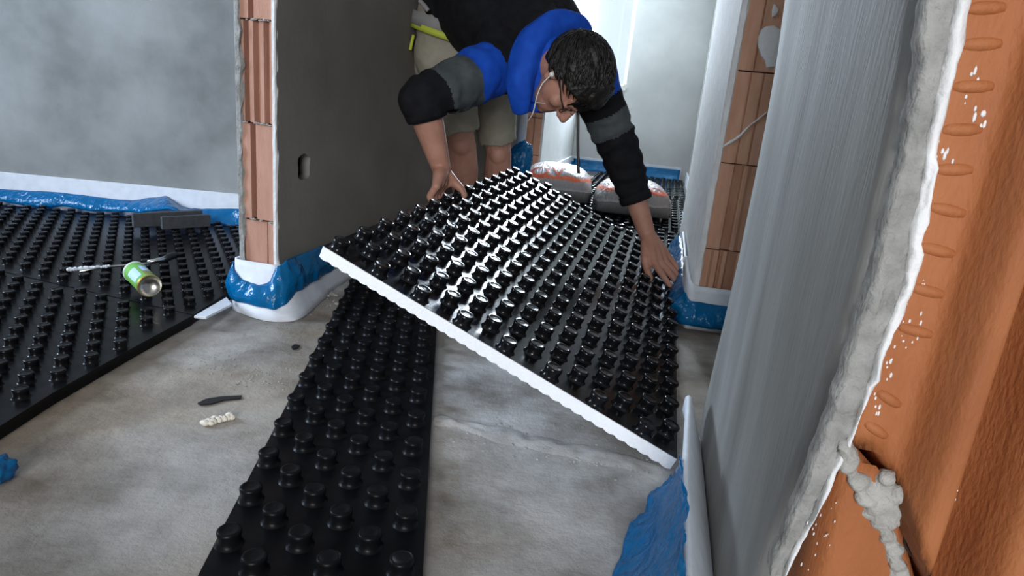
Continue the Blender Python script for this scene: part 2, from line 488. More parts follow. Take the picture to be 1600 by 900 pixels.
j_ribbon('plaster_section', E1L, MID, M['plaster_edge'], wall_right, 0.001, 3)
j_ribbon('plaster_bead', MID, BEADR, M['plaster_white'], wall_right, 0.004, 8)

# large orange blocks of the end face
def block_from_profile(name, prof, zlo, zhi, parent, mat, body=0.095):
    """prof: list (u, w); zlo/zhi: functions or numbers; smooth extrusion"""
    bm = bmesh.new(); rows = []
    n = 26
    for k in range(n + 1):
        r = []
        for u, w in prof:
            a = zlo(u) if callable(zlo) else zlo
            b = zhi(u) if callable(zhi) else zhi
            z = a + (b - a) * k / n
            r.append(JP(u, z, w + 0.0006 * nz((u * 60, z * 14, 0), 1, 5)))
        r.append(JP(prof[-1][0], r[-1].z, body)); r.append(JP(prof[0][0], r[0].z, body))
        rows.append(r)
    R = bm_grid(bm, rows, close=True)
    bm.faces.new(list(reversed(R[0]))); bm.faces.new(R[-1])
    bmesh.ops.recalc_face_normals(bm, faces=bm.faces)
    o = obj(name, bm, mat, parent, True)
    return o
def soft(prof, n=4):
    out = []
    for (u0, w0), (u1, w1) in zip(prof, prof[1:]):
        for k in range(n):
            t = k / n; t = t * t * (3 - 2 * t)
            out.append((u0 + (u1 - u0) * k / n, w0 + (w1 - w0) * t))
    out.append(prof[-1]); return out
JB = J(1320, 705)[1]                                  # height of the bed joint at the arris
u_rib0, u_rib1 = J(1424, 450)[0], J(1481, 450)[0]
u_br1 = J(1533, 450)[0]
u_c = J(1545, 600)[0]; u_d = J(1575, 600)[0]
print('jamb u', u_rib0, u_rib1, u_br1, u_c, u_d, 'JB', JB)
PROF = soft([(0.012, 0.004), (u_rib1, 0.004), (u_br1, -0.030), (u_br1 + 0.008, -0.030), (u_br1 + 0.034, 0.050), (u_c + 0.004, 0.054), (u_d + 0.002, 0.040), (u_d + 0.026, -0.024), (u_d + 0.038, -0.026), (u_d + 0.075, 0.050), (u_d + 0.16, 0.016), (u_d + 0.185, -0.012), (u_d + 0.21, -0.012), (THN - 0.01, 0.010)])
def jlow(u): return max(0.0, JB + (-0.10 * max(0, min(1, (u - 0.035) / 0.05)) - JB * max(0, min(1, (u - 0.088) / 0.012))))
b_up = block_from_profile('brick', PROF, lambda u: jlow(u) + 0.002, 0.80, wall_right, M['brick_orange'])
block_from_profile('brick', PROF, 0.803, 1.30, wall_right, M['brick_orange'])
block_from_profile('brick', PROF, 1.303, 1.80, wall_right, M['brick_orange'])
block_from_profile('brick', PROF, 1.803, 2.55, wall_right, M['brick_orange'])
PROF_LOW = soft([(0.012, -0.001), (0.05, -0.002), (0.070, -0.001), (0.088, 0.010)])
block_from_profile('brick', PROF_LOW, 0.0, lambda u: jlow(u) - 0.006, wall_right, M['brick_orange'])
# cross ribs moulded in the band beside the plaster
for (px, py) in ((1544, 11), (1538, 68), (1526, 135), (1508, 203), (1494, 266), (1484, 330), (1467, 393), (1452, 457), (1434, 520), (1392, 627), (1372, 676)):
    u, z = J(px, py)
    bm = bmesh.new()
    hw = 0.0125 if py < 600 else 0.009
    tilt = 0.10 if py < 300 else (-0.12 if py < 600 else -0.5)
    pts = [JP(u + hw * t, z + tilt * hw * t, 0.0056 + 0.002 * abs(t) ** 3) for t in (-1, -0.8, -0.4, 0, 0.4, 0.8, 1)]
    bm_tube(bm, pts, [0.0012, 0.0036, 0.0044, 0.0046, 0.0044, 0.0036, 0.0012], 8)
    obj('rib', bm, M['brick_orange'], b_up, True)
# mortar squeezed out of the bed joint, and the hole beside it
bm = bmesh.new()
mort = [(1322, 700), (1330, 722), (1343, 748), (1352, 770), (1362, 795), (1372, 815), (1385, 835), (1392, 860), (1400, 885), (1402, 905), (1375, 762), (1385, 748), (1396, 770), (1380, 790), (1395, 806)]
for i, (px, py) in enumerate(mort):
    for k in range(7):
        u, z = J(px + random.uniform(-8, 8), py + random.uniform(-8, 8))
        r = random.uniform(0.0032, 0.0062)
        mt = Matrix.Translation(JP(u, z, 0.002 - random.uniform(0, 0.006))) @ Matrix.Diagonal((1.1, 0.9, 0.9, 1))
        bmesh.ops.create_icosphere(bm, subdivisions=2, radius=r, matrix=mt)
for v in bm.verts:
    v.co += V((nz(v.co, 160, 1), nz(v.co, 160, 2), nz(v.co, 160, 3))) * 0.0022
mo = fuse('mortar', bm, 0.0018, 3, [M['mortar']]); mo.parent = wall_right
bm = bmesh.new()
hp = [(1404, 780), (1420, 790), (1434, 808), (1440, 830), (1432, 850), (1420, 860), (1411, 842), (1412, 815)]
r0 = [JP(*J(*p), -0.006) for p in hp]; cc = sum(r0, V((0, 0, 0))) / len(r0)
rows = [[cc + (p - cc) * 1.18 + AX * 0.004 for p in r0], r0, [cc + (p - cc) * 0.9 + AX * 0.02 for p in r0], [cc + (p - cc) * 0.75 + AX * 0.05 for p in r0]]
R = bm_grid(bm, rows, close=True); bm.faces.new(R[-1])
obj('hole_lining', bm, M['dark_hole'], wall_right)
# plaster splashes on the blocks
bm = bmesh.new()
for (px, py, n_, sp, rr) in ((1440, 450, 6, 14, 2.2), (1420, 520, 12, 22, 2.6), (1392, 560, 10, 14, 3.0), (1372, 640, 8, 10, 2.4), (1290, 800, 10, 24, 2.2), (1270, 850, 9, 22, 2.0), (1525, 110, 3, 8, 4.0), (1517, 150, 4, 7, 2.5), (1480, 243, 6, 12, 3.5), (1576, 545, 3, 8, 3.0), (1497, 755, 3, 10, 4.0), (1500, 730, 4, 40, 1.6), (1445, 865, 3, 8, 2.4), (1537, 195, 5, 10, 5.0)):
    for k in range(n_):
        u, z = J(px + random.gauss(0, sp * 0.5), py + random.gauss(0, sp))
        # sit on the profile
        w = 0.0
        for (a, wa), (b, wb) in zip(PROF, PROF[1:]):
            if a <= u <= b: w = wa + (wb - wa) * (u - a) / (b - a + 1e-9)
        if z < jlow(u): w = -0.002
        r = rr / 2200 * random.uniform(0.5, 1.1)
        bmesh.ops.create_icosphere(bm, subdivisions=1, radius=r, matrix=Matrix.Translation(JP(u, z, w)) @ Matrix.Diagonal((0.8, 0.5, random.uniform(1, 2.6), 1)))
tag(obj('plaster_splashes', bm, M['plaster_white'], wall_right, True), kind='stuff')

# ---- second right-hand piece: its brick end faces the camera across the opening
R2 = V((0.572, 1.921, 0)); W2 = 0.155; LEN2 = 1.50
M2 = Matrix(((EX.x, AX.x, 0, R2.x), (EX.y, AX.y, 0, R2.y), (0, 0, 1, 0), (0, 0, 0, 1)))
core = bmesh.new(); bm_box(core, (0.0, 0.16, 0), (W2, LEN2, H), M2)
wall_side = struct(obj('wall_hall_right', core, M['brick_brown']))
Q_RIB = [(0, 0.14, 0.0), (0.15, 0.17, 0.006), (0.18, 0.27, -0.001), (0.30, 0.33, 0.010), (0.36, 0.42, 0.0), (0.46, 0.62, 0.012), (0.66, 0.72, 0.0), (0.76, 1, 0.01)]
Q_STEP = [(0, 0.26, -0.002), (0.265, 0.275, 0.016), (0.29, 0.43, 0.014), (0.47, 0.52, 0.004), (0.56, 0.75, 0.008), (0.78, 1, 0.0)]
Q_THIN = [(0, 0.255, 0.0), (0.26, 0.28, 0.006), (0.285, 0.47, 0.0), (0.475, 0.50, 0.006), (0.505, 1, 0.0)]
Q_TALL = [(0, 0.27, 0.0), (0.275, 0.30, 0.014), (0.31, 0.62, 0.008), (0.64, 1, 0.002)]
for z0, z1, pr in [(0, 0.247, Q_RIB), (0.251, 0.499, Q_STEP), (0.502, 0.749, Q_THIN), (0.753, 1.25, Q_TALL), (1.253, 1.499, Q_STEP), (1.503, 1.749, Q_THIN), (1.753, 2.1, Q_TALL), (2.103, 2.55, Q_STEP)]:
    groove_brick('brick', wall_side, R2 + AX * random.uniform(0, 0.002), EX, AX, W2, z0, z1, pr, 0.16, M['brick_brown'])
pS = R2 - EX * 0.016
plaster_coat('plaster_coat', pS, pS + AX * LEN2, EX, 0.016, 0.0, H, M['plaster_white'], wall_side, 0.003, 15)
bead('plaster_bead', pS, EX, 0.0215, AX, 0.005, 0.13, H, M['plaster_white'], wall_side, 17, 0.22)
def K(px, py, w=0.0): return on_pl(px, py, R2 + AX * w, AX)
# plaster dabs and a mortar streak on the brick end
def dab(name, pix, mat, parent, w0, th):
    c = [K(x, y, w0) for x, y in pix]
    bm = bmesh.new()
    ctr = sum(c, V((0, 0, 0))) / len(c)
    rows = [c, [ctr + (p - ctr) * 0.94 - AX * th for p in c], [ctr + (p - ctr) * 0.5 - AX * th * 1.2 for p in c]]
    R = bm_grid(bm, rows, close=True); bm.faces.new(R[-1])
    bmesh.ops.recalc_face_normals(bm, faces=bm.faces)
    return obj(name, bm, mat, parent)
dab('plaster_dab', [(1197, 41), (1188, 47), (1183, 58), (1183, 72), (1189, 88), (1195, 95), (1198, 107), (1212, 106), (1214, 92), (1221, 78), (1224, 62), (1221, 46), (1210, 40)], M['plaster_white'], wall_side, 0.008, 0.005)
dab('plaster_dab', [(1209, 6), (1206, 16), (1206, 28), (1212, 24), (1217, 16), (1212, 8)], M['plaster_white'], wall_side, 0.008, 0.004)
bm = bmesh.new()
sp = [K(x, y, -0.001) for x, y in [(1127, 231), (1138, 224), (1150, 217), (1156, 212), (1163, 205), (1172, 196), (1184, 187), (1199, 175)]]
bm_tube(bm, smooth_poly(sp, 40), [max(0.0012, 0.0062 * (0.75 + 0.5 * nz((k * 0.35, 0, 0), 1, 4)) * (1 - 0.0155 * k)) for k in range(41)], 7)
obj('mortar_streak', bm, M['plaster_white'], wall_side, True)

# ---- third right-hand piece, beyond the next opening
R3 = V((1.055, 3.75, 0)); LEN3 = 2.45
M3 = Matrix(((EX.x, AX.x, 0, R3.x), (EX.y, AX.y, 0, R3.y), (0, 0, 1, 0), (0, 0, 0, 1)))
core = bmesh.new(); bm_box(core, (0.0, 0.12, 0), (0.155, LEN3, H), M3)
wall_3 = struct(obj('wall_hall_far_right', core, M['brick_brown']))
for k in range(10):
    groove_brick('brick', wall_3, R3, EX, AX, 0.155, 0.25 * k + 0.002, 0.25 * k + 0.248, [(0, 0.3, 0), (0.31, 0.5, 0.012), (0.51, 1, 0)], 0.12, M['brick_brown'])
pT = R3 - EX * 0.016
plaster_coat('plaster_coat', pT, pT + AX * LEN3, EX, 0.016, 0, H, M['plaster'], wall_3, 0.004, 21)
bead('plaster_bead', pT, EX, 0.034, AX, 0.006, 0.13, H, M['plaster_white'], wall_3, 22, 0.35)

# ---- end wall with its window, and the left wall of the far room
E0 = V((0.02, 6.28, 0)); E1_ = E0 + EX * 2.2
Wc = on_pl(966, 66, E0, AX)
s_c = (Wc - E0).dot(EX)
z_sill = on_pl(970, 137, E0, AX).z
s_l = (on_pl(884, 30, E0, AX) - E0).dot(EX); s_r = (on_pl(992, 30, E0, AX) - E0).dot(EX)
print('end window', s_l, s_r, z_sill, E0 + EX * s_c)
wall_end, MW = wall_with_window('wall_end', E1_ + EX * 0.0, E0 - EX * 0.6, 0.35, (2.2 - s_r, 2.2 - s_l, z_sill, 2.3), M['plaster_pale'])
w1 = bpy.data.objects.new('window_1', None); COL.objects.link(w1); w1['kind'] = 'structure'
MWL = Matrix(((EX.x, AX.x, 0, E0.x), (EX.y, AX.y, 0, E0.y), (0, 0, 1, 0), (0, 0, 0, 1)))
def wbox(name, c0, c1, mat):
    bm = bmesh.new(); bm_box(bm, c0, c1, MWL); return obj(name, bm, mat, w1)
M['frame'] = mat_plain('white_window_frame', (0.78, 0.77, 0.72), 0.4)
wbox('window_sill', (s_l, -0.02, z_sill - 0.02), (s_r, 0.10, z_sill), M['frame'])
s_m = (on_pl(927, 30, E0, AX) - E0).dot(EX)
for a_, b_, z0_, z1_ in ((s_l, s_l + 0.03, z_sill, 2.3), (s_r - 0.03, s_r, z_sill, 2.3), (s_m - 0.012, s_m + 0.012, z_sill, 2.3), (s_l, s_r, z_sill, z_sill + 0.03), (s_l, s_r, 2.27, 2.3)):
    wbox('frame_bar', (a_, 0.06, z0_), (b_, 0.10, z1_), M['frame'])
def mat_glass():
    m, nt, b = new_mat('window_glass')
    N, L = nt.nodes, nt.links
    tr = N.new('ShaderNodeBsdfTransparent'); gl = N.new('ShaderNodeBsdfGlossy'); gl.inputs['Roughness'].default_value = 0.02
    mx = N.new('ShaderNodeMixShader'); mx.inputs[0].default_value = 0.06
    L.new(tr.outputs[0], mx.inputs[1]); L.new(gl.outputs[0], mx.inputs[2]); L.new(mx.outputs[0], N['Material Output'].inputs[0])
    return m
M['glass'] = mat_glass()
for a_, b_ in ((s_l + 0.03, s_m - 0.012), (s_m + 0.012, s_r - 0.03)):
    wbox('pane', (a_, 0.078, z_sill + 0.03), (b_, 0.082, 2.27), M['glass'])
struct(box_obj('wall_beyond', (-3.4, 6.75, 0), (0.0, 6.95, H), M['plaster']))
A4 = V((0.485, 6.19, 0)); B4 = A4 - AX * 1.62
Mw4 = Matrix(((EX.x, AX.x, 0, B4.x), (EX.y, AX.y, 0, B4.y), (0, 0, 1, 0), (0, 0, 0, 1)))
core = bmesh.new(); bm_box(core, (-0.12, 0.12, 0), (-0.015, 1.63, H), Mw4)
wall_4 = struct(obj('wall_hall_far_left', core, M['brick_brown']))
for k in range(10):
    groove_brick('brick', wall_4, B4 - EX * 0.115, EX, AX, 0.1, 0.25 * k + 0.002, 0.25 * k + 0.248, [(0, 0.3, 0), (0.31, 0.5, 0.012), (0.51, 1, 0)], 0.12, M['brick_brown'])
plaster_coat('plaster_coat', B4, B4 + AX * 1.62, -EX, 0.015, 0, H, M['plaster_pale'], wall_4, 0.003, 24)
bead('plaster_bead', B4 - EX * 0.135, EX, 0.02, AX, 0.006, 0.0, H, M['plaster_white'], wall_4, 25, 0.3)
# cross wall end behind the man: brown blocks with a white plastered arris
C5 = V((0.015, 3.62, 0))
core = bmesh.new(); bm_box(core, (-1.6, 0.10, 0), (-0.03, 0.24, H), Matrix(((1, 0, 0, C5.x), (0, 1, 0, C5.y), (0, 0, 1, 0), (0, 0, 0, 1))))
wall_5 = struct(obj('wall_cross', core, M['plaster_dark']))
for k in range(10):
    groove_brick('brick', wall_5, C5 - V((0.19, 0, 0)), V((1, 0, 0)), V((0, 1, 0)), 0.135, 0.25 * k + 0.002, 0.25 * k + 0.248, [(0, 0.3, 0), (0.31, 0.5, 0.012), (0.51, 1, 0)], 0.16, M['brick_brown'])
bm = bmesh.new(); bm_box(bm, (-0.055, 0.0, 0), (-0.03, 0.3, H), Matrix.Translation(C5)); bm_box(bm, (-0.03, 0.02, 0), (0.0, 0.46, H), Matrix.Translation(C5))
obj('plaster_coat', bm, M['plaster'], wall_5)
bm = bmesh.new(); bm_tube(bm, [C5 + V((-0.012, 0.012, 0)), C5 + V((-0.012, 0.012, 1.2)), C5 + V((-0.012, 0.012, H))], 0.022, 12)
obj('corner_bead', bm, M['plaster_white'], wall_5, True)
bm = bmesh.new(); bm_box(bm, (-1.6, 0.0, 0), (-0.19, 0.1, H), Matrix.Translation(C5)); obj('plaster_coat', bm, M['plaster_dark'], wall_5)

# ------------------------------------------------------------------ knobbed floor panels
def stud_profile(s, h):
    return [(0.0225 * s, 0.0), (0.0192 * s, 0.0025 * h / 0.025), (0.0172 * s, 0.007 * h / 0.025), (0.0176 * s, 0.014 * h / 0.025), (0.0188 * s, 0.019 * h / 0.025), (0.0184 * s, 0.0225 * h / 0.025), (0.0162 * s, 0.0243 * h / 0.025), (0.0135 * s, 0.0243 * h / 0.025), (0.0122 * s, 0.0236 * h / 0.025), (0.004 * s, 0.0238 * h / 0.025)]
ME_STUD = lathe_mesh('stud', stud_profile(0.92, 0.025), 18, M['plastic'])
ME_STUD_STRIP = lathe_mesh('stud_strip', stud_profile(0.88, 0.024), 18, M['plastic_strip'])
ME_STUD_LEFT = lathe_mesh('stud_left', stud_profile(0.74, 0.020), 16, M['plastic_left'])
ME_STUD_FAR = lathe_mesh('stud_far', stud_profile(0.95, 0.022), 12, M['plastic'])
def joined_studs(name, me, places, parent, mat):
    """far studs, joined into one part"""
    src = [v.co.copy() for v in me.vertices]; pol = [list(p.vertices) for p in me.polygons]
    vs, fs = [], []
    for p in places:
        o = len(vs); vs += [tuple(v + p) for v in src]; fs += [[o + i for i in f] for f in pol]
    m2 = bpy.data.meshes.new(name); m2.from_pydata(vs, [], fs); m2.materials.append(mat)
    for p in m2.polygons: p.use_smooth = True
    o = bpy.data.objects.new(name, m2); COL.objects.link(o); o.parent = parent
    return tag(o, kind='stuff')

# ---- the panel the man is lowering: a slightly twisted sheet
QA = CAM + ray(505, 384) * (1.274 / ray(505, 384).y)
QB = on_z(1058, 717, 0.036)
QC = on_z(1056, 410, 0.050)
QD = CAM + ray(803, 263) * (2.88 / ray(803, 263).y)
print('panel', QA, QB, QC, QD)
def PS(u, v):            # u,v in 0..1
    return QA * (1 - u) * (1 - v) + QB * u * (1 - v) + QC * u * v + QD * (1 - u) * v
def PN(u, v):
    e = 1e-3
    return ((PS(u + e, v) - PS(u - e, v)).cross(PS(u, v + e) - PS(u, v - e))).normalized()
t_panel = thing('knobbed_mat', QB, 'black knobbed heating panel held tilted by the man, white polystyrene edge towards the camera', 'panel', 'knobbed floor heating panels')
PW, PL_ = 0.80, 1.40
studs_uv = []
for j in range(30):
    for i in range(8):
        u = (0.026 + 0.1 * i + (0.05 if j % 2 else 0)) / PW; v = (0.017 + 0.0466 * j) / PL_
        if u < 0.985: studs_uv.append((u, v))
bm = bmesh.new(); rows = []
nu, nv = 160, 150
for b in range(nv + 1):
    v = b / nv; r = []
    for a in range(nu + 1):
        u = a / nu
        x = u * PW - 0.026
        k = abs(((x / 0.05) + 0.5) % 1 - 0.5) * 0.05          # distance to the nearest stud line
        h = 0.0022 * max(0, 1 - (k / 0.015) ** 2)
        edge = min(u, 1 - u, v, 1 - v)
        ph = 0.0 if int(math.floor(x / 0.05 + 0.5)) % 2 == 0 else math.pi
        h *= 0.45 - 0.55 * math.cos(2 * math.pi * (v * PL_ - 0.017) / 0.0932 + ph)
        if edge < 0.02: h *= edge / 0.02
        r.append(PS(u, v) + PN(u, v) * h)
    rows.append(r)
bm_grid(bm, rows)
put(obj('sheet', bm, M['plastic'], None, True), t_panel)
bm = bmesh.new(); rows = []
nu = 260
for a in range(nu + 1):
    u = a / nu
    th = 0.0240 + 0.0034 * abs(math.sin(math.pi * u * 34)) ** 0.8
    r = []
    for v, e in ((0.0, 1), (1.0, 1)):
        p, n = PS(u, v), PN(u, v)
        r.append((p - n * 0.0012, p - n * th))
    (t0, b0), (t1, b1) = r
    rows.append([t1, t0, b0, lerp(b0, b1, 0.5), b1])
R = bm_grid(bm, rows, close=True)
bm.faces.new(list(reversed(R[0]))); bm.faces.new(R[-1])
bmesh.ops.recalc_face_normals(bm, faces=bm.faces)
put(obj('insulation_core', bm, M['eps']), t_panel)
bpy.context.view_layer.update()
for u, v in studs_uv:
    n = PN(u, v); p = PS(u, v)
    x = (PS(u + 0.01, v) - p); x = (x - n * x.dot(n)).normalized(); y = n.cross(x)
    m = Matrix(((x.x, y.x, n.x, p.x), (x.y, y.y, n.y, p.y), (x.z, y.z, n.z, p.z), (0, 0, 0, 1)))
    inst('stud', ME_STUD, t_panel, Matrix.Translation(-V(t_panel.location)) @ m)

# ---- strip cut from a panel lying on the concrete
sR0, sR1 = V((-0.076, 0.733, 0)), V((-0.175, 1.645, 0))
sd = (sR1 - sR0).normalized(); sx = V((sd.y, -sd.x, 0))
base = sR0 - sd * 0.33
SL, SWN = 1.75, 0.282
t_strip = thing('knobbed_mat_strip', base - sx * (SWN / 2), 'black knobbed strip lying loose on the concrete, running under the tilted panel', 'panel', 'knobbed floor heating panels')
def SP(a, b, z): return base - sx * a + sd * b + V((0, 0, z))
bm = bmesh.new()
rows = [[SP(SWN, 0, z), SP(SWN, SL, z), SP(0, SL, z), SP(0, 0, z)] for z in (0.0005, 0.013)]
R = bm_grid(bm, rows, close=True); bm.faces.new(R[1]); bm.faces.new(list(reversed(R[0])))
bmesh.ops.recalc_face_normals(bm, faces=bm.faces)
put(obj('sheet', bm, M['plastic_strip']), t_strip)
bpy.context.view_layer.update()
off0 = 0.734 - (base.y)          # stud phase along the strip
nst = 0
for c in range(6):
    a = 0.029 + 0.0467 * c
    for j in range(-4, 16):
        b = off0 + 0.102 * j + (0.051 if c % 2 else 0) + 0.004
        if 0.03 < b < SL - 0.03:
            p = SP(a, b, 0.0128)
            inst('stud', ME_STUD_STRIP, t_strip, Matrix.Translation(p - V(t_strip.location))); nst += 1

# ---- panels already laid in the left room (the stud grid runs diagonally)
PHI = 0.5075
cph, sph = math.cos(PHI), math.sin(PHI)
def seam_y(x): return 1.593 - 0.32 * (x + 0.879)
def right_x(y):
    if y < 1.62: return -0.815 + max(0, (y - 1.15)) * 0.085
    if y < 1.76: return -0.776
    return -0.776 + (y - 1.76) * 0.2116
lat = []
for i in range(-40, 30):
    for j in range(-40, 60):
        u = -0.124 + 0.05 * i; v = 1.49 + 0.0685 * j
        lat.append((u * cph - v * sph, u * sph + v * cph))
def left_panel(poly, label, sel, anchor):
    t = thing('knobbed_mat', anchor, label, 'panel', 'knobbed floor heating panels')
    for nm, z0, z1, mt in (('insulation_core', 0.001, 0.021, M['plastic_left']), ('sheet', 0.021, 0.029, M['plastic_left'])):
        bm = bmesh.new()
        g = 0.0 if nm == 'sheet' else 0.006
        R = bm_grid(bm, [[V((x - g, y + g, z)) for x, y in poly] for z in (z0, z1)], close=True)
        bm.faces.new(R[1]); bm.faces.new(list(reversed(R[0]))); bmesh.ops.recalc_face_normals(bm, faces=bm.faces)
        put(obj(nm, bm, mt), t)
    bpy.context.view_layer.update()
    pts = sorted([p for p in lat if sel(*p)], key=lambda p: p[0] ** 2 + p[1] ** 2)
    for p in pts[:300]:
        inst('stud', ME_STUD_LEFT, t, Matrix.Translation(V((p[0], p[1], 0.0285)) - V(t.location)))
    if pts[300:]:
        joined_studs('far_studs', ME_STUD_LEFT, [V((p[0], p[1], 0.0285)) - V(t.location) for p in pts[300:]], t, M['plastic'])
    return len(pts)
XL_ = -2.45
pn = left_panel([(right_x(0.62), 0.62), (right_x(1.1), 1.1), (right_x(1.35), 1.35), (right_x(seam_y(-0.78)) + 0.002, seam_y(-0.78) - 0.002), (-1.62, seam_y(-1.62) - 0.003), (-1.62, 0.62)],
    'black knobbed panel laid in the left room, its cut edge along the bare concrete', lambda x, y: y < seam_y(x) - 0.02 and x < right_x(y) - 0.022 and x > -1.59 and y > 0.65, (-1.1, 1.1, 0))
pf = left_panel([(right_x(seam_y(-0.78)), seam_y(-0.78) + 0.003), (right_x(1.76) - 0.002, 1.76), (right_x(2.58), 2.585), (XL_, 2.585), (XL_, seam_y(-1.62) + 0.003), (-1.62, seam_y(-1.62) + 0.003)],
    'black knobbed panel laid against the far wall of the left room', lambda x, y: y > seam_y(x) + 0.02 and x < right_x(y) - 0.025 and y < 2.56 and x > XL_ + 0.03 and (x > -1.6 or y > seam_y(-1.62) + 0.02), (-1.3, 2.1, 0))
print('left studs', pn, pf, 'strip', nst)

# ---- panels already laid along the hall
HO = V((0.62, 2.74, 0))
def hp_(a, b, z): return HO + EX * a + AX * b + V((0, 0, z))
def hall_panel(a0, a1, b0, b1, label, keep):
    t = thing('knobbed_mat', hp_((a0 + a1) / 2, (b0 + b1) / 2, 0), label, 'panel', 'knobbed floor heating panels')
    for nm, z0, z1, mt in (('insulation_core', 0.001, 0.022, M['eps']), ('sheet', 0.022, 0.030, M['plastic'])):
        bm = bmesh.new()
        R = bm_grid(bm, [[hp_(a, b, z) for a, b in ((a0, b0), (a1, b0), (a1, b1), (a0, b1))] for z in (z0, z1)], close=True)
        bm.faces.new(R[1]); bm.faces.new(list(reversed(R[0]))); bmesh.ops.recalc_face_normals(bm, faces=bm.faces)
        put(obj(nm, bm, mt), t)
    bpy.context.view_layer.update()
    pts = []
    a = a0 + 0.03; k = 0
    while a < a1 - 0.02:
        b = b0 + 0.03 + (0.05 if k % 2 else 0)
        while b < b1 - 0.02:
            pts.append(hp_(a, b, 0.0298)); b += 0.1
        a += 0.05; k += 1
    near = [p for p in pts if keep(p)][:300]
    nid = set(id(p) for p in near)
    for p in near: inst('stud', ME_STUD_FAR, t, Matrix.Translation(p - V(t.location)))
    rest = [p - V(t.location) for p in pts if id(p) not in nid]
    if rest: joined_studs('far_studs', ME_STUD_FAR, rest, t, M['plastic'])
hall_panel(-0.62, 0.095, -0.05, 0.62, 'black knobbed panel laid in the hall between the tilted panel and the bags', lambda p: p.x > 0.36)
hall_panel(-0.60, 0.20, 0.625, 1.99, 'black knobbed panel laid in the far room, the one the two bags lie on', lambda p: p.x > 0.40)
hall_panel(-0.58, 0.20, 1.995, 3.30, 'black knobbed panel laid behind the two bags against the far end wall', lambda p: False)

# ------------------------------------------------------------------ edge foam strips with blue film
def fold_strip(name, rows, mat, parent, thick, amp, seed, freq=9, smooth=True, sub=1):
    """sheet from rows of points (each row a polyline), wrinkled, with real thickness"""
    bm = bmesh.new()
    out = []
    nr, nc = len(rows), len(rows[0])
    for i, r in enumerate(rows):
        o = []
        for j, p in enumerate(r):
            a = r[max(j - 1, 0)]; b = r[min(j + 1, nc - 1)]
            c = rows[max(i - 1, 0)][j]; d = rows[min(i + 1, nr - 1)][j]
            n = (b - a).cross(d - c)
            n = n.normalized() if n.length > 1e-9 else V((0, 0, 1))
            q = p + n * amp * (nz(p, freq, seed) + 0.6 * nz((p.x * 0.5 + p.y, p.z * 0.5, p.x), freq * 3, seed + 5))
            o.append(q)
        out.append(o)
    bm_grid(bm, out)
    bmesh.ops.recalc_face_normals(bm, faces=bm.faces)
    o = obj(name, bm, mat, None, smooth)
    md = o.modifiers.new('s', 'SOLIDIFY'); md.thickness = thick; md.offset = 0
    put(o, parent)
    return o
def sweep(profile_fn, path, n):
    """rows along the path; profile_fn(t, point, normal) -> list of points"""
    rows = []
    pts = smooth_poly(path, n)
    for k in range(n + 1):
        t = k / n
        tg = (pts[min(k + 1, n)] - pts[max(k - 1, 0)]); tg.z = 0; tg.normalize()
        nrm = V((tg.y, -tg.x, 0))
        rows.append(profile_fn(t, pts[k], nrm))
    return rows

# left room, along the far wall
t_e1 = thing('edge_strip', (-1.6, YF - 0.01, 0), 'white foam edge strip with blue film along the far wall of the left room', 'edge strip', 'foam edge strips')
rows = []
for k in range(61):
    x = -3.0 + 2.42 * k / 60
    rows.append([V((x, YF - 0.002, 0.002)), V((x, YF - 0.010, 0.002)), V((x, YF - 0.010, 0.07)), V((x, YF - 0.009, 0.150)), V((x, YF - 0.002, 0.152))])
bm = bmesh.new(); bm_grid(bm, rows); bmesh.ops.recalc_face_normals(bm, faces=bm.faces)
put(obj('foam_strip', bm, M['foam']), t_e1)
rows = []
top_px = [(-200, 286), (0, 295), (105, 302), (205, 313), (225, 310), (262, 306), (285, 322), (300, 326), (360, 326)]
bot_px = [(-200, 300), (0, 314), (60, 326), (100, 322), (140, 330), (205, 331), (215, 333), (262, 327), (300, 338), (320, 356), (345, 352), (360, 359)]
def px_curve(pp, x):
    if x <= pp[0][0]: return pp[0][1]
    for (a, ya), (b, yb) in zip(pp, pp[1:]):
        if x <= b: return ya + (yb - ya) * (x - a) / (b - a)
    return pp[-1][1]
for k in range(141):
    x = -180 + 560 * k / 140
    yt, yb = px_curve(top_px, x), px_curve(bot_px, x)
    bulge = math.exp(-((x - 270) / 45) ** 2) * 0.10 + 0.012 * (0.5 + nz((x * 0.03, 0, 0), 1, 3))
    r = []
    for m in range(9):
        s = m / 8
        r.append(on_y(x, yt + (yb - yt) * s, YF - 0.014 - (0.03 + bulge) * math.sin(s * 1.7) ** 1.2))
    for q in r: q.z = max(q.z, 0.033)
    rows.append(r)
fold_strip('film_skirt', rows, M['film'], t_e1, 0.0006, 0.006, 31)

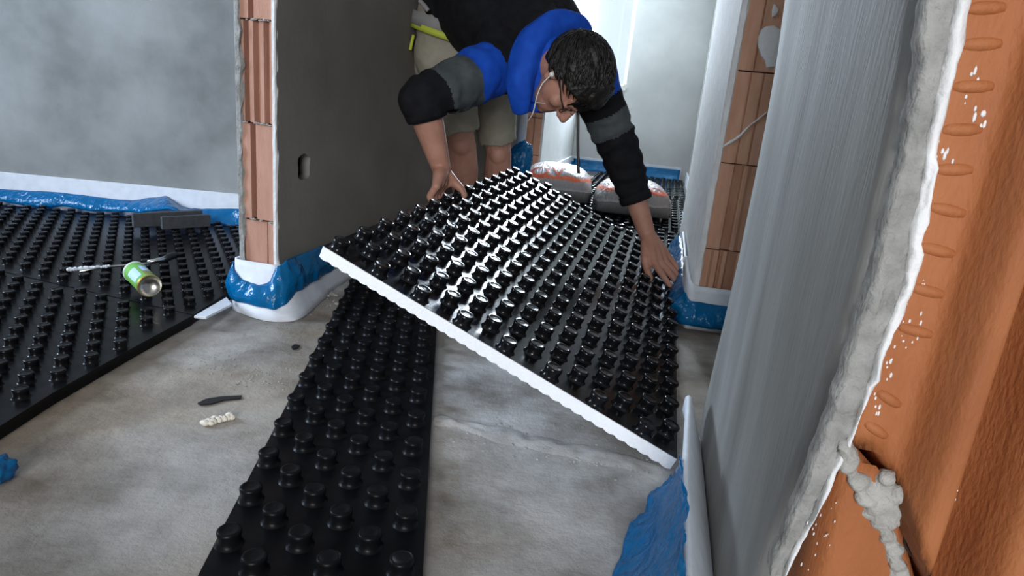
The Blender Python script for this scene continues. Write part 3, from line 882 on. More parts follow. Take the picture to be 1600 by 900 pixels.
# around the end of the left partition
t_e2 = thing('edge_strip', LJ_R - AX * 0.04, 'white foam edge strip wrapped round the left brick wall end, blue film band around it', 'edge strip', 'foam edge strips')
cL, cR = LJ_L - EX * 0.016, LJ_R + EX * 0.0135
path_top = [cL - EX * 0.008 + AX * 0.7, cL - EX * 0.008 + AX * 0.3, cL - EX * 0.009 + AX * 0.04, cL - EX * 0.004 - AX * 0.008, cL + EX * 0.03 - AX * 0.014, cR - EX * 0.03 - AX * 0.014, cR + EX * 0.003 - AX * 0.008, cR + EX * 0.010 + AX * 0.05, cR + EX * 0.010 + AX * 0.3, cR + EX * 0.010 + AX * 1.25]
f_pt = [on_z(462, 503, 0.0), on_z(432, 503, 0.0), on_z(400, 499, 0.0)]
path_bot = [cL - EX * 0.010 + AX * 0.7, cL - EX * 0.010 + AX * 0.3, cL - EX * 0.008 + AX * 0.04, cL - EX * 0.002 - AX * 0.03, on_z(402, 499, 0), on_z(440, 504, 0), on_z(472, 497, 0), on_z(505, 469, 0), cR + EX * 0.020 + AX * 0.38, cR + EX * 0.012 + AX * 1.25]
n = 120
pt, pb = smooth_poly(path_top, n), smooth_poly(path_bot, n)
rows = []
ztop = 0.137
for a, b in zip(pt, pb):
    r = []
    for m in range(9):
        s = m / 8
        p = lerp(b, a, min(1, s * 1.05) ** 0.8); p.z = 0.001 + (ztop - 0.001) * s
        r.append(p)
    rows.append(r)
fold_strip('foam_strip', rows, M['foam'], t_e2, 0.008, 0.0012, 41, 6)
# film sash: top edge / bottom edge heights along the same path
sash_top = [(0, 0.13), (0.30, 0.125), (0.37, 0.105), (0.42, 0.090), (0.50, 0.084), (0.56, 0.098), (0.63, 0.132), (0.72, 0.150), (1, 0.15)]
sash_bot = [(0, 0.03), (0.30, 0.03), (0.37, 0.028), (0.45, 0.033), (0.55, 0.030), (0.63, 0.045), (0.70, 0.060), (1, 0.06)]
def crv(pp, t):
    for (a, ya), (b, yb) in zip(pp, pp[1:]):
        if t <= b: return ya + (yb - ya) * (t - a) / (b - a)
    return pp[-1][1]
rows = []
for k in range(n + 1):
    t = k / n; a, b = pt[k], pb[k]
    tg = pb[min(k + 1, n)] - pb[max(k - 1, 0)]; tg.normalize(); nn = V((tg.y, -tg.x, 0)); nn = -nn if nn.dot(b - (cL + cR) * 0.5 - AX * 0.3) < 0 else nn
    r = []
    for m in range(13):
        s = m / 12
        z = crv(sash_bot, t) + (crv(sash_top, t) - crv(sash_bot, t)) * s
        q = lerp(b, a, min(1, z / ztop * 1.05) ** 0.8) + nn * (0.009 + 0.012 * math.sin(math.pi * s)); q.z = z
        r.append(q)
    rows.append(r)
fold_strip('film_band', rows, M['film'], t_e2, 0.0006, 0.007, 43, 14)

# along the near right-hand piece
t_e3 = thing('edge_strip', P2 - EX * 0.02, 'white foam edge strip with blue film at the foot of the near right wall', 'edge strip', 'foam edge strips')
cP = P2 + AX * 0.03
rows = []
for k in range(61):
    t = k / 60
    s = t * 0.62
    lean = 0.030 + 0.014 * min(1, s / 0.30)
    p = cP - AX * s
    zt = 0.150 - 0.045 * max(0, 1 - s / 0.05) ** 2 + 0.004 * math.sin(s * 9)
    r = [p - EX * 0.001 + V((0, 0, 0.001)), p - EX * 0.016 + V((0, 0, 0.001)), p - EX * (0.016 + lean * 0.5) + V((0, 0, 0.07)), p - EX * (0.014 + lean) + V((0, 0, zt - 0.004)), p - EX * (0.009 + lean) + V((0, 0, zt)), p - EX * (0.004 + lean) + V((0, 0, zt - 0.003)), p - EX * 0.003 + V((0, 0, 0.05))]
    rows.append(r)
bm = bmesh.new(); R = bm_grid(bm, rows); bm.faces.new(R[0]); bmesh.ops.recalc_face_normals(bm, faces=bm.faces)
put(obj('foam_strip', bm, M['foam'], None, True), t_e3)
fr = [(1066, 708), (1068, 740), (1071, 780), (1072, 830), (1072, 905), (1072, 990)]
fl2 = [(1050, 742), (1017, 768), (1008, 795), (985, 822), (955, 905), (935, 990)]
rows = []
for k in range(51):
    t = k / 50
    i = min(int(t * 5), 4); f = t * 5 - i
    a = V((lerp(V((*fr[i], 0)), V((*fr[i + 1], 0)), f))); b = lerp(V((*fl2[i], 0)), V((*fl2[i + 1], 0)), f)
    r = []
    pa = on_pl(a.x, a.y, P2 - EX * 0.060, EX); pa.z = max(pa.z, 0.03)
    pb_ = on_z(b.x, b.y, 0.004)
    for m in range(13):
        s = m / 12
        q = lerp(pa, pb_, s); q.z = pb_.z + (pa.z - pb_.z) * (1 - s) ** 1.8 + 0.012 * math.sin(math.pi * s) * (1 + nz((t * 6, s * 3, 0), 1, 8))
        r.append(q)
    rows.append(r)
fold_strip('film_skirt', rows, M['film'], t_e3, 0.0006, 0.006, 53, 16)

# round the second right-hand piece
t_e4 = thing('edge_strip', R2 - EX * 0.03, 'white foam edge strip and blue film round the right wall end beside his open hand', 'edge strip', 'foam edge strips')
c2 = pS
path = [c2 - EX * 0.010 + AX * 0.9, c2 - EX * 0.010 + AX * 0.45, c2 - EX * 0.012 + AX * 0.10, c2 - EX * 0.004 - AX * 0.010, c2 + EX * 0.03 - AX * 0.016, c2 + EX * 0.10 - AX * 0.014, c2 + EX * 0.19 - AX * 0.012]
n = 60
pp = smooth_poly(path, n)
rows = []
for k, p in enumerate(pp):
    t = k / n
    zt = 0.135 + 0.075 * math.exp(-((t - 0.40) / 0.10) ** 2)
    out = 0.02 * math.exp(-((t - 0.38) / 0.14) ** 2)
    r = []
    for m in range(8):
        s = m / 7
        q = p - EX * out * s; q.z = 0.001 + zt * s
        r.append(q)
    rows.append(r)
fold_strip('foam_strip', rows, M['foam'], t_e4, 0.008, 0.001, 61, 6)
rows = []
for k, p in enumerate(pp):
    t = k / n
    tg = pp[min(k + 1, n)] - pp[max(k - 1, 0)]; tg.normalize(); nn = V((tg.y, -tg.x, 0))
    if nn.dot(p - (c2 + EX * 0.1 + AX * 0.2)) < 0: nn = -nn
    zt = 0.09 if t > 0.55 else 0.09 + 0.045 * min(1, (0.55 - t) / 0.15)
    zb = 0.02
    r = []
    for m in range(9):
        s = m / 8
        q = p + nn * (0.010 + 0.022 * math.sin(math.pi * (1 - s) * 0.6)); q.z = zb + (zt - zb) * s
        if t < 0.5: q -= EX * 0.03 * (1 - s)
        r.append(q)
    rows.append(r)
fold_strip('film_skirt', rows, M['film'], t_e4, 0.0006, 0.008, 63, 18)

# third piece
t_e5 = thing('edge_strip', R3 - EX * 0.03, 'white foam block and blue film at the foot of the far right wall end', 'edge strip', 'foam edge strips')
bm = bmesh.new(); bm_box(bm, (-0.032, -0.022, 0), (0.16, -0.004, 0.15), M3); bm_box(bm, (-0.034, -0.02, 0), (-0.018, 0.10, 0.15), M3); bm_box(bm, (-0.030, 0.10, 0), (-0.018, 2.20, 0.12), M3)
put(obj('foam_strip', bm, M['foam']), t_e5)
rows = []
for k in range(41):
    t = k / 40; a = -0.10 + 0.28 * t
    r = []
    for m in range(8):
        s = m / 7
        q = R3 + EX * a - AX * (0.03 + 0.06 * math.sin(s * 2.2)) + V((0, 0, 0.030 + 0.055 * (1 - s)))
        r.append(q)
    rows.append(r)
fold_strip('film_skirt', rows, M['film'], t_e5, 0.0006, 0.008, 73, 16)

# far room: left wall strip + end wall strip with film
t_e6 = thing('edge_strip', A4, 'white foam edge strip with a blue film border round the far room', 'edge strip', 'foam edge strips')
bm = bmesh.new()
bm_box(bm, (0.0, 0.0, 0), (0.012, 1.60, 0.15), Mw4)
ME6 = Matrix(((EX.x, AX.x, 0, A4.x), (EX.y, AX.y, 0, A4.y), (0, 0, 1, 0), (0, 0, 0, 1)))
bm_box(bm, (0.0, -0.014, 0), (0.99, 0.0, 0.150), ME6)
put(obj('foam_strip', bm, M['foam']), t_e6)
rows = []
for k in range(91):
    t = k / 90
    if t < 0.4:
        p = A4 - AX * (0.72 * (0.4 - t) / 0.4) + EX * 0.02; nn = EX
    else:
        p = A4 - AX * 0.018 + EX * (0.02 + 0.96 * (t - 0.4) / 0.6); nn = -AX
    r = []
    zt = 0.13 if t > 0.4 else 0.05 + 0.08 * t / 0.4
    for m in range(7):
        s = m / 6
        q = p + nn * (0.01 + 0.05 * s * s); q.z = zt + (0.036 - zt) * s
        r.append(q)
    rows.append(r)
fold_strip('film_skirt', rows, M['film'], t_e6, 0.0006, 0.012, 83, 9)

# blue film bunched up at the cross wall foot
t_b = on_y(813, 268, 3.50); t_b.z = 0.0
t_f = thing('film_bundle', (t_b.x, t_b.y, 0.03), 'crumpled blue film bunched up beside the white plastered corner, behind the left bag', 'film')
bm = bmesh.new()
bmesh.ops.create_icosphere(bm, subdivisions=5, radius=1.0)
ctr = on_y(812, 254, 3.50)
for v in bm.verts:
    q = v.co.copy()
    d = 1 + 0.22 * nz(q, 1.6, 3) + 0.16 * abs(nz(q, 4.0, 5)) + 0.05 * nz(q, 11.0, 8)
    v.co = V((q.x * 0.060 * d + 0.018 * q.z, q.y * 0.05 * d, q.z * 0.11 * d if q.z > 0 else q.z * (ctr.z - 0.032))) + ctr
put(obj('film', bm, M['film'], None, True), t_f)

# ------------------------------------------------------------------ bags of dry screed
def mat_bag():
    m, nt, b = new_mat('printed_bag_plastic')
    N, L = nt.nodes, nt.links
    tc = N.new('ShaderNodeTexCoord'); sep = N.new('ShaderNodeSeparateXYZ'); L.new(tc.outputs['Object'], sep.inputs[0])
    wn = N.new('ShaderNodeTexNoise'); wn.inputs['Scale'].default_value = 14; L.new(tc.outputs['Object'], wn.inputs[0])
    def math_(op, a, b_=None):
        n = N.new('ShaderNodeMath'); n.operation = op
        for i, x in enumerate((a, b_)):
            if x is None: continue
            if hasattr(x, 'links') or hasattr(x, 'is_linked'): L.new(x, n.inputs[i])
            else: n.inputs[i].default_value = x
        return n.outputs[0]
    # print line climbs from the front edge over the top: t = z + 0.30*y
    t = math_('ADD', math_('ADD', sep.outputs[2], math_('MULTIPLY', sep.outputs[1], 0.10)), math_('MULTIPLY', wn.outputs[0], 0.03))
    r = N.new('ShaderNodeValToRGB'); r.color_ramp.interpolation = 'LINEAR'
    L.new(math_('MULTIPLY', t, 3.9), r.inputs[0])
    e = r.color_ramp.elements
    e[0].position, e[0].color = 0.0, (0.10, 0.105, 0.10, 1)
    e[1].position, e[1].color = 0.225, (0.16, 0.165, 0.16, 1)
    for p, c in ((0.235, (0.42, 0.41, 0.41)), (0.29, (0.30, 0.30, 0.30)), (0.455, (0.36, 0.34, 0.34)), (0.47, (0.80, 0.17, 0.07)), (0.535, (0.82, 0.20, 0.10)), (0.555, (0.44, 0.39, 0.40)), (0.8, (0.50, 0.46, 0.48))):
        q = e.new(p); q.color = (*c, 1)
    # fine crinkles catching the granulate
    wv = N.new('ShaderNodeTexNoise'); wv.inputs['Scale'].default_value = 30; wv.inputs['Detail'].default_value = 5
    mp = N.new('ShaderNodeMapping'); mp.inputs['Scale'].default_value = (2.4, 0.8, 0.5); L.new(tc.outputs['Object'], mp.inputs[0]); L.new(mp.outputs[0], wv.inputs[0])
    L.new(r.outputs[0], b.inputs['Base Color'])
    b.inputs['Roughness'].default_value = 0.42
    b.inputs['Specular IOR Level'].default_value = 0.3
    bp = N.new('ShaderNodeBump'); bp.inputs['Strength'].default_value = 0.8; bp.inputs['Distance'].default_value = 0.012
    L.new(wv.outputs[0], bp.inputs['Height']); L.new(bp.outputs[0], b.inputs['Normal'])
    return m
M['bag'] = mat_bag()
M['orange_print'] = mat_plain('orange_red_print', (0.75, 0.12, 0.06), 0.35)
def bag_z(x, y, hx, hy, h, seed):
    ax, ay = min(1, abs(x) / hx), min(1, abs(y) / hy)
    e = ((1 - ax ** 3.2) * (1 - ay ** 3.6))
    return h * max(0, e) ** 0.42 * (1 + 0.06 * nz((x * 7, y * 7, 0), 1, seed)) + 0.004 * nz((x * 30, y * 30, 0), 1, seed + 3) * e
def make_bag(loc, rz, hx, hy, h, label, seed, text, tx, ty, tsize, trot):
    t = thing('screed_bag', loc, label, 'bag', 'bags of dry screed')
    t.rotation_euler = (0, 0, rz)
    bm = bmesh.new(); nx, ny = 44, 60
    top, bot = [], []
    for j in range(ny + 1):
        y = -hy + 2 * hy * j / ny; rt, rb = [], []
        for i in range(nx + 1):
            x = -hx + 2 * hx * i / nx
            k = 1 - 0.10 * abs(y / hy) ** 4 * abs(x / hx)
            rt.append(V((x * k, y, 0.020 + bag_z(x, y, hx, hy, h, seed))))
            e = max(0, (1 - abs(x / hx) ** 4) * (1 - abs(y / hy) ** 5))
            rb.append(V((x * k, y, 0.020 * (1 - e ** 0.5))))
        top.append(rt); bot.append(rb)
    bm_grid(bm, top); bm_grid(bm, [list(reversed(r)) for r in bot])
    bmesh.ops.remove_doubles(bm, verts=bm.verts, dist=0.0008)
    bmesh.ops.recalc_face_normals(bm, faces=bm.faces)
    body = obj('bag_body', bm, M['bag'], t, True)
    cu = bpy.data.curves.new('txt', 'FONT'); cu.body = text; cu.size = tsize; cu.align_x = 'CENTER'
    cu.extrude = 0.0; cu.resolution_u = 4
    tmp = bpy.data.objects.new('txt', cu); COL.objects.link(tmp)
    me = evaluated_mesh(tmp, 'print_lettering')
    bpy.data.objects.remove(tmp)
    b2 = bmesh.new(); b2.from_mesh(me)
    bmesh.ops.subdivide_edges(b2, edges=b2.edges, cuts=3, use_grid_fill=True)
    ca, sa = math.cos(trot), math.sin(trot)
    for v in b2.verts:
        x, y = v.co.x * ca - v.co.y * sa + tx, v.co.x * sa + v.co.y * ca + ty
        v.co = V((x, y, 0.0225 + bag_z(x, y, hx, hy, h, seed)))
    obj('print_lettering', b2, M['orange_print'], t)
    return t
make_bag((0.250, 4.16, 0.053), -0.10, 0.225, 0.31, 0.175, 'left of the two clear and white screed bags, orange band and lettering facing the camera', 3, 'OV', -0.05, -0.265, 0.15, 0.0)
make_bag((0.672, 3.84, 0.053), -0.10, 0.220, 0.28, 0.155, 'right of the two screed bags, half hidden behind his left forearm', 9, 'O', 0.12, -0.235, 0.12, 0.0)

# ------------------------------------------------------------------ foam can and bits lying about
M['can_green'] = mat_plain('green_can_print', (0.16, 0.42, 0.07), 0.35)
M['can_label'] = mat_plain('pale_blue_label', (0.45, 0.62, 0.88), 0.4)
M['can_metal'] = mat_plain('bare_can_metal', (0.62, 0.60, 0.55), 0.28, 1.0)
M['can_rim'] = mat_plain('pale_can_rim', (0.72, 0.74, 0.74), 0.35)
M['gold'] = mat_plain('gold_can_edge', (0.45, 0.36, 0.08), 0.35, 0.6)
M['black_plain'] = mat_plain('black_nozzle', (0.012, 0.012, 0.014), 0.4)
c_bot = on_z(243, 452, 0.085); c_top = on_z(211, 424, 0.080)
axc = (c_bot - c_top); axc.z = 0; axc.normalize()
CR = 0.0285
top_c = V((c_top.x, c_top.y, 0.050 + CR)); can_len = 0.145
bot_c = top_c + axc * can_len
t_can = thing('foam_can', (bot_c.x, bot_c.y, 0.05), 'green spray foam can lying on the black knobs of the left room', 'can')
sidev = V((axc.y, -axc.x, 0)); upv = V((0, 0, 1))
def can_ring(d, r, n=40): return [top_c + axc * d + (sidev * math.cos(2 * math.pi * k / n) + upv * math.sin(2 * math.pi * k / n)) * r for k in range(n)]
def can_lathe(name, prof, mat, cap=False):
    bm = bmesh.new(); R = bm_grid(bm, [can_ring(d, r) for d, r in prof], close=True)
    if cap: bm.faces.new(R[-1])
    bmesh.ops.recalc_face_normals(bm, faces=bm.faces)
    return put(obj(name, bm, mat, None, True), t_can)
can_lathe('can_body', [(0.004, CR), (can_len - 0.006, CR)], M['can_green'])
can_lathe('shoulder', [(-0.020, 0.010), (-0.017, 0.018), (-0.010, 0.024), (0.0, 0.0275), (0.001, CR + 0.0012), (0.006, CR + 0.0012), (0.007, CR)], M['can_rim'])
can_lathe('base_rim', [(can_len - 0.007, CR), (can_len - 0.005, CR + 0.001), (can_len, CR + 0.001), (can_len + 0.001, CR - 0.001)], M['gold'])
can_lathe('domed_base', [(can_len, CR - 0.0005), (can_len - 0.003, CR - 0.002), (can_len - 0.010, 0.021), (can_len - 0.015, 0.012), (can_len - 0.017, 0.004), (can_len - 0.0172, 0.0008)], M['can_metal'], True)
def can_patch(name, d0, d1, a0, a1, mat, dr):
    bm = bmesh.new(); rows = []
    for i in range(7):
        d = d0 + (d1 - d0) * i / 6
        rows.append([top_c + axc * d + (sidev * math.cos(a) + upv * math.sin(a)) * (CR + dr) for a in [a0 + (a1 - a0) * k / 10 for k in range(11)]])
    bm_grid(bm, rows); return put(obj(name, bm, mat, None, True), t_can)
# side facing the camera is -sidev..up
can_patch('label', 0.050, 0.125, math.radians(12), math.radians(66), M['can_label'], 0.0006)
can_patch('label', 0.045, 0.095, math.radians(84), math.radians(120), M['can_label'], 0.0006)
can_patch('label', 0.085, 0.125, math.radians(80), math.radians(120), M['gold'], 0.0005)
# foam smeared knife behind the can
k0, k1 = on_z(108, 425, 0.056), on_z(206, 417, 0.056)
k2, k3 = on_z(236, 413, 0.060), on_z(276, 403, 0.062)
t_k = thing('saw_knife', (k1.x, k1.y, 0.05), 'thin blade smeared with white foam, lying behind the green can', 'knife')
bm = bmesh.new(); bm_tube(bm, [k0 + V((0.03, 0, 0.004)), lerp(k0, k1, .5) + V((0, 0, .006)), k1 + V((0, 0, 0.006)), k2 + V((0, 0, 0.004))], [0.002, 0.0035, 0.004, 0.004], 8)
put(obj('blade', bm, M['can_metal'], None, True), t_k)
bm = bmesh.new(); 
for i in range(26):
    t = i / 25 * 0.62
    p = lerp(k0, k1, t) + V((random.uniform(-.002, .002), random.uniform(-.002, .002), 0.007))
    bmesh.ops.create_icosphere(bm, subdivisions=2, radius=random.uniform(0.0045, 0.0075) * (1 - 0.5 * t), matrix=Matrix.Translation(p))
put(obj('foam_smear', bm, M['foam'], None, True), t_k)
bm = bmesh.new(); bm_tube(bm, [k2 + V((-0.012, 0.004, 0.004)), lerp(k2, k3, .45) + V((0, 0, .006)), lerp(k2, k3, .5) + V((0, 0, .006))], [0.006, 0.0085, 0.007], 10)
put(obj('ferrule', bm, M['can_metal'], None, True), t_k)
bm = bmesh.new(); bm_tube(bm, [lerp(k2, k3, .45) + V((0, 0, .004)), lerp(k2, k3, .7) + V((0, 0, .009)), k3 + V((0, 0, .010))], [0.0085, 0.011, 0.009], 10)
put(obj('handle', bm, M['black_plain'], None, True), t_k)

def offcut(name, pts_xy, z0, z1, mat, label, cat, group=None):
    c = sum((V((x, y, 0)) for x, y in pts_xy), V((0, 0, 0))) / len(pts_xy)
    bm = bmesh.new()
    R = bm_grid(bm, [[V((x - c.x, y - c.y, z)) for x, y in pts_xy] for z in (0, z1 - z0)], close=True)
    bm.faces.new(R[1]); bm.faces.new(list(reversed(R[0]))); bmesh.ops.recalc_face_normals(bm, faces=bm.faces)
    bmesh.ops.bevel(bm, geom=bm.edges[:], offset=0.0012, segments=1, affect='EDGES')
    o = obj(name, bm, mat); o.location = (c.x, c.y, z0)
    return tag(o, label, cat, group)
# two grey offcuts standing on edge under the lifted film
def slab_on_edge(pa, pb, hgt, th, label):
    d = (pb - pa); d.z = 0; L_ = d.length; d.normalize(); nn = V((-d.y, d.x, 0))
    q = [pa, pb, pb + nn * th, pa + nn * th]
    return offcut('polystyrene_offcut', [(p.x, p.y) for p in q], 0.0505, 0.0505 + hgt, M['eps_grey'], label, 'offcut', 'grey offcuts under the film')
a0 = on_z(209, 356, 0.05); b0 = V((a0.x + 0.17, a0.y + 0.17, 0)); slab_on_edge(a0, b0, 0.050, 0.020, 'longer of two grey offcuts on edge under the lifted blue film')
a0 = on_z(254, 359, 0.05); b0 = V((a0.x + 0.12, a0.y + 0.12, 0)); slab_on_edge(a0, b0, 0.045, 0.018, 'shorter of two grey offcuts on edge under the lifted blue film')
w = [on_z(303, 497, 0.004), on_z(331, 499, 0.004), on_z(366, 476, 0.004), on_z(357, 466, 0.004)]
w[0].z = 0
offcut('polystyrene_strip', [(p.x, p.y) for p in (on_z(303, 497, 0.03), on_z(322, 499, 0.03), on_z(363, 478, 0.03), on_z(354, 467, 0.03))], 0.0295, 0.036, M['foam'], 'white strip of polystyrene at the panel edge beside the brick wall foot', 'offcut')
def scrap(name, pix, mat, label, cat, z=0.0015, th=0.003, curl=0.004):
    P = [on_z(x, y, 0.002) for x, y in pix]
    c = sum(P, V((0, 0, 0))) / len(P)
    bm = bmesh.new()
    rows = [[V((p.x - c.x, p.y - c.y, zz + curl * (abs(i - len(P) / 2) / len(P)))) for i, p in enumerate(P)] for zz in (0, th)]
    R = bm_grid(bm, rows, close=True); bm.faces.new(R[1]); bm.faces.new(list(reversed(R[0])))
    bmesh.ops.recalc_face_normals(bm, faces=bm.faces)
    o = obj(name, bm, mat); o.location = (c.x, c.y, 0.0005)
    return tag(o, label, cat)
scrap('plastic_sliver', [(309, 632), (322, 625), (345, 621), (378, 619), (376, 623), (350, 626), (330, 632), (314, 634)], M['black_scrap'], 'long black plastic sliver on the concrete left of the strip', 'scrap')
scrap('plastic_sliver', [(455, 543), (460, 539), (469, 540), (464, 545), (457, 546)], M['black_scrap'], 'tiny black plastic chip on the concrete near the white foam foot', 'scrap', curl=0.002)
bm = bmesh.new()
c0 = on_z(340, 656, 0.006)
for i in range(16):
    p = on_z(318 + 44 * (i / 15), 662 - 12 * (i / 15) + random.uniform(-3, 3), 0.007)
    bmesh.ops.create_icosphere(bm, subdivisions=2, radius=random.uniform(0.0055, 0.0085), matrix=Matrix.Translation(p - V((c0.x, c0.y, 0))) @ Matrix.Diagonal((1.1, 0.9, 0.85, 1)))
o = obj('foam_crumb', bm, M['crumb'], None, True); o.location = (c0.x, c0.y, 0); tag(o, 'lump of cream hardened foam on the concrete below the black sliver', 'crumb')
# plaster crumbs swept against the strip
bm = bmesh.new()
for (px, py, n_, sx_, sy_, r0_) in ((518, 463, 14, 6, 8, 3.6), (490, 480, 14, 16, 4, 1.6), (335, 570, 60, 26, 10, 1.5), (410, 590, 70, 30, 12, 1.5), (440, 520, 24, 20, 8, 1.2), (760, 680, 70, 40, 8, 1.8), (860, 700, 70, 45, 8, 1.8), (940, 720, 50, 40, 6, 1.8), (1000, 730, 40, 20, 8, 1.8)):
    for k in range(n_):
        p = on_z(px + random.gauss(0, sx_), py + random.gauss(0, sy_), 0.0)
        r = r0_ / 800 * random.uniform(0.5, 1.3)
        bmesh.ops.create_icosphere(bm, subdivisions=1, radius=r, matrix=Matrix.Translation(p + V((0, 0, r * 0.3))) @ Matrix.Diagonal((1.3, 1, 0.7, 1)))
o = obj('plaster_crumbs', bm, M['mortar']); tag(o, 'loose plaster crumbs scattered over the bare concrete', 'crumbs', kind='stuff')
# the low ridge of set mortar running across the slab on the right
bm = bmesh.new(); rows = []
rp = [on_z(x, y, 0) for x, y in ((680, 655), (740, 668), (820, 688), (900, 705), (980, 722), (1050, 745))]
spts = smooth_poly(rp, 80)
for k, p in enumerate(spts):
    tg = spts[min(k + 1, 80)] - spts[max(k - 1, 0)]; nn = V((-tg.y, tg.x, 0)).normalized()
    wv = 0.035 * (0.8 + 0.5 * nz((k * 0.1, 0, 0), 1, 4))
    r = []
    for m in range(9):
        s = m / 8 * 2 - 1
        r.append(p + nn * (s * wv) + V((0, 0, (1 - s * s) * 0.006 * (0.9 + 0.9 * nz((p.x * 40, p.y * 40, s * 2), 1, 7)) - 0.0006)))
    rows.append(r)
bm_grid(bm, rows); bmesh.ops.recalc_face_normals(bm, faces=bm.faces)
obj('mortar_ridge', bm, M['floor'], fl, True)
# scrap of film at the left border
pfl = on_z(-6, 735, 0.02)
bm = bmesh.new(); bmesh.ops.create_icosphere(bm, subdivisions=4, radius=1)
for v in bm.verts:
    q = v.co.copy(); d = 1 + 0.3 * nz(q, 2.2, 4)
    v.co = V((q.x * 0.022 * d, q.y * 0.03 * d, max(-0.019, q.z * 0.02 * d)))
o = obj('film_scrap', bm, M['film'], None, True); o.location = (pfl.x, pfl.y, 0.0195); tag(o, 'small scrap of blue film on the concrete at the left border', 'film')

# ------------------------------------------------------------------ the man
def skin_mat():
    m = mat_noise('skin', [(0.3, (0.40, 0.19, 0.13)), (0.7, (0.50, 0.26, 0.185))], 22, 0.5, bump=0.12, bscale=200)
    b = m.node_tree.nodes['Principled BSDF']
    b.inputs['Subsurface Weight'].default_value = 0.08
    b.inputs['Subsurface Radius'].default_value = (0.012, 0.005, 0.003)
    return m
M['skin'] = skin_mat()
M['hair'] = mat_noise('dark_brown_hair', [(0.3, (0.006, 0.005, 0.004)), (0.7, (0.015, 0.012, 0.010))], 40, 0.45, bump=0.6, bscale=180, stretch=(1, 1, 1))
M['jersey_black'] = mat_noise('black_fleece', [(0.3, (0.006, 0.006, 0.008)), (0.7, (0.012, 0.012, 0.014))], 30, 0.85, bump=0.2, bscale=300, spec=0.2)
M['jersey_grey'] = mat_noise('charcoal_grey_fleece', [(0.3, (0.055, 0.065, 0.068)), (0.7, (0.085, 0.095, 0.098))], 30, 0.85, bump=0.2, bscale=300, spec=0.2)
M['jersey_blue'] = mat_noise('royal_blue_fleece', [(0.3, (0.004, 0.055, 0.40)), (0.7, (0.008, 0.085, 0.52))], 30, 0.75, bump=0.2, bscale=300, spec=0.25)
M['khaki'] = mat_noise('khaki_cotton', [(0.3, (0.27, 0.245, 0.185)), (0.7, (0.36, 0.33, 0.26))], 16, 0.9, bump=0.3, bscale=200, spec=0.2)
M['khaki_trim'] = mat_noise('grey_waistband', [(0.3, (0.22, 0.21, 0.20)), (0.7, (0.29, 0.28, 0.27))], 20, 0.9, bump=0.2, bscale=200)
M['lime'] = mat_plain('lime_belt', (0.46, 0.52, 0.05), 0.6)
M['white_plastic'] = mat_plain('white_earphone', (0.82, 0.80, 0.74), 0.35)

def capsule(bm, p0, r0, p1, r1, n=16, m=6):
    d = p1 - p0
    if d.length < 1e-6: d = V((0, 0, 1e-4))
    t = d.normalized(); a = t.orthogonal().normalized(); b = t.cross(a)
    rows = []
    for k in range(1, m + 1):
        th = -math.pi / 2 + (math.pi / 2) * k / m
        rows.append((p0 + t * (r0 * math.sin(th)), r0 * math.cos(th)))
    for k in range(0, m):
        th = (math.pi / 2) * k / m
        rows.append((p1 + t * (r1 * math.sin(th)), r1 * math.cos(th)))
    R = bm_grid(bm, [[c + (a * math.cos(2 * math.pi * k / n) + b * math.sin(2 * math.pi * k / n)) * r for k in range(n)] for c, r in rows], close=True)
    e0 = bm.verts.new(p0 - t * r0); e1 = bm.verts.new(p1 + t * r1)
    for k in range(n):
        bm.faces.new((e0, R[0][(k + 1) % n], R[0][k])); bm.faces.new((e1, R[-1][k], R[-1][(k + 1) % n]))
def chain(bm, pts, rad, n=16):
    for i in range(len(pts) - 1): capsule(bm, pts[i], rad[i], pts[i + 1], rad[i + 1], n)
def ellipsoid(bm, c, ax, r, sub=4):
    """ax: 3 unit axes, r: 3 radii"""
    Mx = Matrix(((ax[0].x * r[0], ax[1].x * r[1], ax[2].x * r[2], c.x), (ax[0].y * r[0], ax[1].y * r[1], ax[2].y * r[2], c.y), (ax[0].z * r[0], ax[1].z * r[1], ax[2].z * r[2], c.z), (0, 0, 0, 1)))
    bmesh.ops.create_icosphere(bm, subdivisions=sub, radius=1.0, matrix=Mx)
Pm = on_y
sh_R, el_R, wr_R = Pm(776, 104, 2.20), Pm(660, 158, 1.99), Pm(689, 262, 2.02)
sh_L, el_L, wr_L = Pm(922, 118, 2.22), Pm(972, 244, 2.27), Pm(1011, 366, 2.24)
pelvis, waist = Pm(714, 92, 2.68), Pm(708, 28, 2.64)
chest, neck = Pm(782, 20, 2.42), Pm(850, 62, 2.17)
hip_R, hip_L = Pm(692, 84, 2.64), Pm(766, 94, 2.84)
kn_R, kn_L = Pm(722, 226, 2.66), Pm(779, 240, 2.93)
an_R = V((-0.195, 2.76, 0.10)); an_L = V((-0.085, 3.07, 0.10))

man = thing('person', V((-0.14, 2.9, 0.0)), 'man in black and blue hoodie, khaki shorts and glasses, bending over the tilted panel', 'person')

# head frame
hc_ = Pm(890, 121, 1.99)
h_up = V((0.80, -0.50, 0.18)).normalized()
h_fw = V((0.20, -0.12, -1.0)); h_fw = (h_fw - h_up * h_fw.dot(h_up)).normalized()
h_rt = h_fw.cross(h_up).normalized()
HA = (h_rt, h_fw, h_up)
def Hd(x, y, z): return hc_ + h_rt * x + h_fw * y + h_up * z

